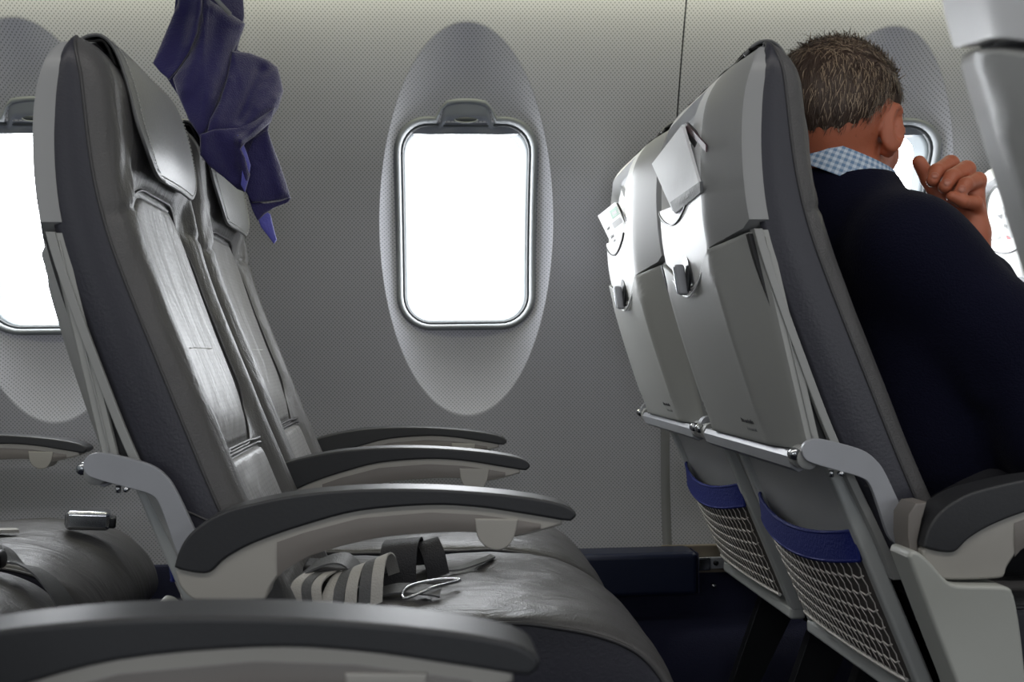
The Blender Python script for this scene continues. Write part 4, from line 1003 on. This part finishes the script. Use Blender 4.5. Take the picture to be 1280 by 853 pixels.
man = thing('person', 'man with short grey-brown hair in navy sweater and checked collar, hand raised, seen from behind', 'person', MAN)
def um(o): o.parent = man; o.matrix_parent_inverse = Matrix.Translation(-MAN); return o
HK = 1.08
HC = Vector((.607, 1.585, 1.113)); AZ = radians(46)
fw = Vector((sin(AZ)*cos(radians(14)), cos(AZ)*cos(radians(14)), -sin(radians(14)))); rt = Vector((cos(AZ), -sin(AZ), 0)); up = rt.cross(fw).normalized()
_tl = radians(-3); rt, up = rt*cos(_tl)+up*sin(_tl), up*cos(_tl)-rt*sin(_tl)
HR = [list(rt/HK), list(fw/HK), list(up/HK)]
def hp(a, b, c): return HC+(rt*a+fw*b+up*c)*HK
def rot_head(ang): # axes turned about the head's up axis
    r2 = rt*cos(ang)+fw*sin(ang); f2 = fw*cos(ang)-rt*sin(ang); return [list(r2/HK), list(f2/HK), list(up/HK)]
NB = Vector((.596, 1.569, .985))
# head, neck and body core at 3 mm
def head_sdf(h, lo, hi):
    S = SDF(lo, hi, h)
    S.ell(hp(0, -.012, .014), (.076, .094, .083), HR, 0)
    S.ell(hp(0, -.045, -.012), (.068, .058, .066), HR, .02)
    S.ell(hp(0, .035, -.045), (.058, .062, .072), HR, .03)
    S.ell(hp(0, .062, -.098), (.034, .030, .022), HR, .02)      # chin
    S.ell(hp(0, .012, -.085), (.055, .055, .028), HR, .025)     # jaw
    S.cap(hp(0, .092, -.005), hp(0, .112, -.042), .008, .013, .012)  # nose
    for sg in (-1, 1):
        S.ell(hp(.036*sg, .068, -.030), (.020, .016, .018), HR, .02)
        S.ell(hp(.012*sg, .100, -.044), (.009, .010, .008), HR, .006)
        S.ell(hp(.030*sg, .086, .012), (.026, .010, .009), HR, .012)
        S.sub(S.ellf(hp(.031*sg, .098, -.006), (.016, .012, .010), HR), .008)
        S.ell(hp(.031*sg, .083, -.006), (.012, .012, .011), HR, .002)
        # ear: flat shell with a hollow
        RE = rot_head(radians(28)*-sg)
        S.ell(hp(.080*sg, -.004, -.020), (.0075, .020, .034), RE, .004)
        S.ell(hp(.074*sg, .004, -.046), (.007, .010, .012), RE, .006)
        S.sub(S.ellf(hp(.0885*sg, .001, -.014), (.0085, .0125, .023), RE), .003); S.ell(hp(.083*sg, .006, -.018), (.003, .005, .013), RE, .003)
    S.ell(hp(0, .092, -.072), (.022, .010, .006), HR, .006); S.ell(hp(0, .090, -.082), (.019, .010, .006), HR, .006)
    S.cap(hp(0, -.030, -.045), NB, .058, .060, .025); S.cap(hp(0, .0, -.06), NB+Vector((.02, .0, .0)), .050, .058, .02)
    return S
S = head_sdf(.003, (.42, 1.40, .93), (.78, 1.76, 1.27)); V1, F1 = S.get()
SR, SL = Vector((.634, 1.415, .908)), Vector((.560, 1.715, .912)); EL = Vector((.785, 1.350, .665)); WR = at(1217, 322, 1.50)
ELL = Vector((.70, 1.84, .68)); WRL = Vector((.92, 1.76, .64))
S = SDF((.50, 1.20, .42), (1.30, 2.0, 1.03), .008)
S.cap((.735, 1.53, .60), (.672, 1.56, .84), .085, .080, 0); S.cap(NB, (.66, 1.56, .84), .052, .068, .03)
S.cap(SR, EL, .044, .036, .015); S.cap(EL, WR, .036, .026, .015); S.cap(SL, ELL, .042, .036, .01); S.cap(ELL, WRL, .034, .026, .01); S.cap((.62, 1.50, .90), SR, .05, .04, .02); S.cap((.60, 1.62, .90), SL, .05, .04, .02)

for sg in (-1, 1): S.cap((.74, 1.53+sg*.08, .565), (1.14, 1.53+sg*.12, .58), .072, .055, .03)
V2, F2 = S.get()
# right hand, raised: palm, four curled fingers and the thumb
S = SDF((.60, 1.40, .84), (.82, 1.64, 1.07), .0016)
A = lambda x, y, Y: at(x, y, Y)
S.cap(WR, A(1214, 296, 1.505), .024, .024, 0)
S.cap(A(1216, 290, 1.500), A(1215, 246, 1.500), .020, .017, .014); S.cap(A(1206, 292, 1.520), A(1200, 240, 1.535), .020, .015, .014)
S.cap(A(1211, 288, 1.510), A(1208, 243, 1.518), .021, .016, .014)
FG = [[(1200, 240, 1.540), (1188, 205, 1.535), (1171, 214, 1.512), (1166, 226, 1.502)],
      [(1210, 244, 1.522), (1208, 212, 1.514), (1190, 221, 1.492), (1181, 234, 1.484)],
      [(1218, 250, 1.504), (1222, 226, 1.494), (1207, 231, 1.474), (1199, 242, 1.468)],
      [(1222, 266, 1.492), (1219, 254, 1.480), (1203, 252, 1.466), (1190, 246, 1.464)]]
RD = [(.0120, .0122, .0105, .0090), (.0120, .0124, .0105, .0090), (.0118, .0118, .0100, .0086), (.0105, .0098, .0086, .0076)]
for f_, r_ in zip(FG, RD):
    P = [A(*p) for p in f_]; F_ = SDF.__new__(SDF); F_.X, F_.Y, F_.Z, F_.D = S.X, S.Y, S.Z, np.full(S.X.shape, 1., np.float32)
    for i in range(3): F_.cap(P[i], P[i+1], r_[i], r_[i+1], .003)
    S.u(F_.D, .0028)
P = [A(1206, 290, 1.525), A(1181, 258, 1.548), A(1161, 224, 1.556), A(1149, 203, 1.556)]
for i in range(3): S.cap(P[i], P[i+1], (.018, .0125, .0115)[i], (.0130, .0118, .0098)[i], .003)
V3, F3 = S.get()
# left hand, resting on the thigh
S = SDF((.88, 1.64, .55), (1.16, 1.84, .72), .002)
S.cap(WRL, WRL+Vector((.03, -.008, -.002)), .025, .024, 0)
for q in range(4):
    b0 = WRL+Vector((.035, -.030+.018*q, 0)); k1 = WRL+Vector((.092-.004*abs(q-1.5), -.048+.021*q, .006)); L_ = (.050, .060, .056, .044)[q]
    S.cap(b0, k1, .015, .0115, .010); F_ = SDF.__new__(SDF); F_.X, F_.Y, F_.Z, F_.D = S.X, S.Y, S.Z, np.full(S.X.shape, 1., np.float32)
    m1 = k1+Vector((L_*.5, (-.006+.004*q), .002)); e1 = m1+Vector((L_*.5, -.002, -.022)); F_.cap(k1, m1, .0105, .0092, .003); F_.cap(m1, e1, .0092, .0076, .003); S.u(F_.D, .003)
S.cap(WRL+Vector((.02, -.028, 0)), WRL+Vector((.058, -.064, -.004)), .014, .0115, .008); S.cap(WRL+Vector((.058, -.064, -.004)), WRL+Vector((.095, -.074, -.012)), .0112, .009, .003)
V4, F4 = S.get()
mb = MB(); mb.add(V1, F1); mb.add(V2, F2); mb.add(V3, F3); mb.add(V4, F4); body = um(mb.build('body', 'skin', ang=180))
for (i, j, q) in ((0, 3, .006), (1, 3, .006), (2, 3, .0055)):
    c = A(FG[i][3][0]+.5, FG[i][3][1]-2, FG[i][3][2]); d = (CAM-c).normalized(); pr_ = A(*FG[i][2]); ax = (c-pr_).normalized(); sd_ = ax.cross(d).normalized(); n_ = sd_.cross(ax).normalized()
    if n_.dot(d) < 0: n_ = -n_
    VV = []; FF = []
    for a_ in range(16):
        t_ = 2*pi*a_/16; r1 = .0058; VV.append(c+n_*.0078+sd_*cos(t_)*.0052+ax*sin(t_)*r1*1.15)
    for a_ in range(16):
        t_ = 2*pi*a_/16; VV.append(c+n_*.0094+sd_*cos(t_)*.0034+ax*sin(t_)*.0046)
    for a_ in range(16): FF.append((a_, (a_+1) % 16, 16+(a_+1) % 16, 16+a_))
    FF.append(tuple(range(16, 32))); um(mesh('fingernail', VV, FF, 'nail'))
# sweater
S = SDF((.44, 1.16, .44), (1.12, 2.02, 1.10), .0075)
S.cap((.735, 1.53, .56), (.700, 1.545, .68), .135, .130, 0)
S.cap((.700, 1.50, .68), (.672, 1.475, .85), .118, .105, .06); S.cap((.685, 1.60, .68), (.625, 1.64, .85), .112, .100, .06)
S.cap((.575, 1.60, .985), SL, .060, .060, .05); S.cap((.615, 1.545, .975), SR, .062, .060, .06); S.cap((.60, 1.57, .93), (.66, 1.56, .80), .095, .105, .04); S.cap((.60, 1.572, .93), (.594, 1.568, 1.010), .090, .080, .03)
S.cap(SR, (.725, 1.385, .80), .064, .064, .04); S.cap((.725, 1.385, .80), EL, .064, .058, .03); S.cap(EL, WR+(EL-WR)*.16, .056, .040, .03)
S.cap(SL, ELL, .062, .054, .04); S.cap(ELL, WRL, .052, .040, .03)
# folds at the elbow and under the arm
for (a, b, r_) in (((.74, 1.335, .80), (.80, 1.345, .72), .016), ((.70, 1.345, .84), (.77, 1.32, .74), .014), ((.655, 1.38, .84), (.70, 1.36, .72), .015), ((.62, 1.44, .92), (.64, 1.42, .80), .012)): S.cap(a, b, r_, r_*.6, .02)
NC = Vector((.594, 1.568, 1.028)); tiltn = (Vector((.0, 0, 1))+rt*.40+fw*.16).normalized()
_h = S.Z-1.030+(S.X-NC.x)*.05; _r = np.sqrt((S.X-NC.x)**2+(S.Y-NC.y)**2)
S.sub(np.maximum(-_h, _r-.115).astype(np.float32), .006)
V, Fc = S.get(); sw = um(mesh('sweater', V, Fc, 'sweater', ang=180))
# shirt collar: folded band around the neck, lower towards the front right
mb = MB(); uvs = []
cu = tiltn.cross(Vector((0, 1, 0))).normalized(); cv = tiltn.cross(cu)
def col_(u, v):
    a = 2*pi*u; r_ = (.0700, .0715, .0745, .080, .0850)[v]; hgt = (.000, .030, .034, .024, -.006)[v]
    return NC+cu*cos(a)*r_+cv*sin(a)*r_+tiltn*hgt
NU = 72; V = [col_(i/NU, v) for v in range(5) for i in range(NU+1)]; Fc = [(v*(NU+1)+i, v*(NU+1)+i+1, (v+1)*(NU+1)+i+1, (v+1)*(NU+1)+i) for v in range(4) for i in range(NU)]
co = um(mesh('shirt_collar', V, Fc, 'gingham', ang=60)); uvl = co.data.uv_layers.new(name='UVMap')
hv = (0, .030, .036, .048, .080)
for p_ in co.data.polygons:
    for li in p_.loop_indices:
        vi = co.data.loops[li].vertex_index; uvl.data[li].uv = ((vi % (NU+1))/NU*54, hv[vi//(NU+1)]*118)
# trousers and shoes
S = SDF((.56, 1.30, .02), (1.34, 1.78, .74), .009)
S.cap((.72, 1.53, .57), (.76, 1.53, .56), .13, .12, 0)
for sg in (-1, 1):
    S.cap((.74, 1.53+sg*.085, .565), (1.13, 1.53+sg*.12, .575), .085, .068, .04); S.cap((1.13, 1.53+sg*.12, .575), (1.12, 1.53+sg*.12, .11), .066, .048, .03)
V, Fc = S.get(); um(mesh('trousers', V, Fc, 'trouser', ang=180))
for sg in (-1, 1):
    S = SDF((1.02, 1.45+sg*.12, -.02), (1.40, 1.61+sg*.12, .16), .006); S.cap((1.10, 1.53+sg*.12, .05), (1.30, 1.53+sg*.12, .035), .045, .035, 0); S.cap((1.12, 1.53+sg*.12, .10), (1.12, 1.53+sg*.12, .05), .045, .045, .02); S.D = np.maximum(S.D, -S.Z)
    V, Fc = S.get(); um(mesh('shoe', V, Fc, 'black', ang=180))
# hair: cap over the skull down to the hairline, with loose strands
def hairline(th):   # th: angle from straight back towards the ears (0 back, pi front)
    a = abs(th)
    return float(np.interp(a, [0, .5, .95, 1.25, 1.55, 1.75, 2.0, 2.4, pi], [-.072, -.066, -.040, -.012, .010, -.030, .030, .058, .066]))
def hloc(p): q = (p-HC)/HK; return q.dot(rt), q.dot(fw), q.dot(up)
S = SDF((.44, 1.43, .97), (.75, 1.74, 1.26), .003)
S.ell(hp(0, -.012, .014), (.0815, .0995, .090), HR, 0); S.ell(hp(0, -.047, -.012), (.0725, .062, .071), HR, .02)
a_ = (S.X-HC.x)*rt.x+(S.Y-HC.y)*rt.y+(S.Z-HC.z)*rt.z; b_ = (S.X-HC.x)*fw.x+(S.Y-HC.y)*fw.y+(S.Z-HC.z)*fw.z; c_ = (S.X-HC.x)*up.x+(S.Y-HC.y)*up.y+(S.Z-HC.z)*up.z
a_, b_, c_ = a_/HK, b_/HK, c_/HK
th = np.abs(np.arctan2(a_, -(b_+.01))); hl = np.interp(th, [0, .5, .95, 1.25, 1.55, 1.75, 2.0, 2.4, pi], [-.072, -.066, -.040, -.012, .010, -.030, .030, .058, .066])
hl = hl+.004*np.sin(th*23+a_*90)
tp = np.clip((c_-hl)/.035, 0, 1); S.D = S.D+(1-tp)*.0075      # tapers into the skin
S.D = np.maximum(S.D, ((hl-c_)*.8)).astype(np.float32)
V, Fc = S.get(); hc = um(mesh('hair', V, Fc, 'hair', ang=180))
mbs = [MB(), MB()]; cnt = 0
me = hc.data; pv = np.array([v.co[:] for v in me.vertices]); nv = np.array([v.normal[:] for v in me.vertices])
sel = rng.choice(len(pv), 15000)
for i in sel:
    p = Vector(pv[i]); n_ = Vector(nv[i]); a, b, c = hloc(p)
    if (p-HC).length < .07: continue
    thn = abs(atan2(a, -(b+.01)))
    down = (-up*1.0+fw*-.15+rt*(.25*(1 if a > 0 else -1)*rng.random())) if c < .055 else (-fw*.8+rt*(.5*rng.normal())+up*.1)
    tdir = down-n_*down.dot(n_)
    if tdir.length < .01: continue
    tdir.normalize(); tdir = (tdir+Vector(rng.normal(0, .20, 3))).normalized(); L = rng.uniform(.012, .030)*(1 if c > -.02 else .6)
    lift = rng.uniform(.0, .16)
    if c > .03 and rng.random() < .12: lift = rng.uniform(.2, .5)
    w_ = rng.uniform(.0003, .0007); q = tdir.cross(n_).normalized()*w_; s0 = p-n_*.001; s1 = p+tdir*L*.5+n_*L*lift*.6; s2 = p+(tdir-n_*.10).normalized()*L+n_*L*lift*.7
    grey = (.12 if a < .02 else .45)+(.25 if c > .05 else 0)-(.30 if c < -.02 else 0)  # more pale strands on top and right, standing in for backlight
    m_ = mbs[1 if rng.random() < grey else 0]; m_.add([s0-q, s0+q, s1+q*.8, s1-q*.8, s2], [(0, 1, 2, 3), (3, 2, 4)])
for m_, mt_ in zip(mbs, ('hair', 'hair_grey_backlit')):
    o = m_.build('hair_strands', mt_, ang=180); o.parent = hc; o['kind'] = 'stuff'
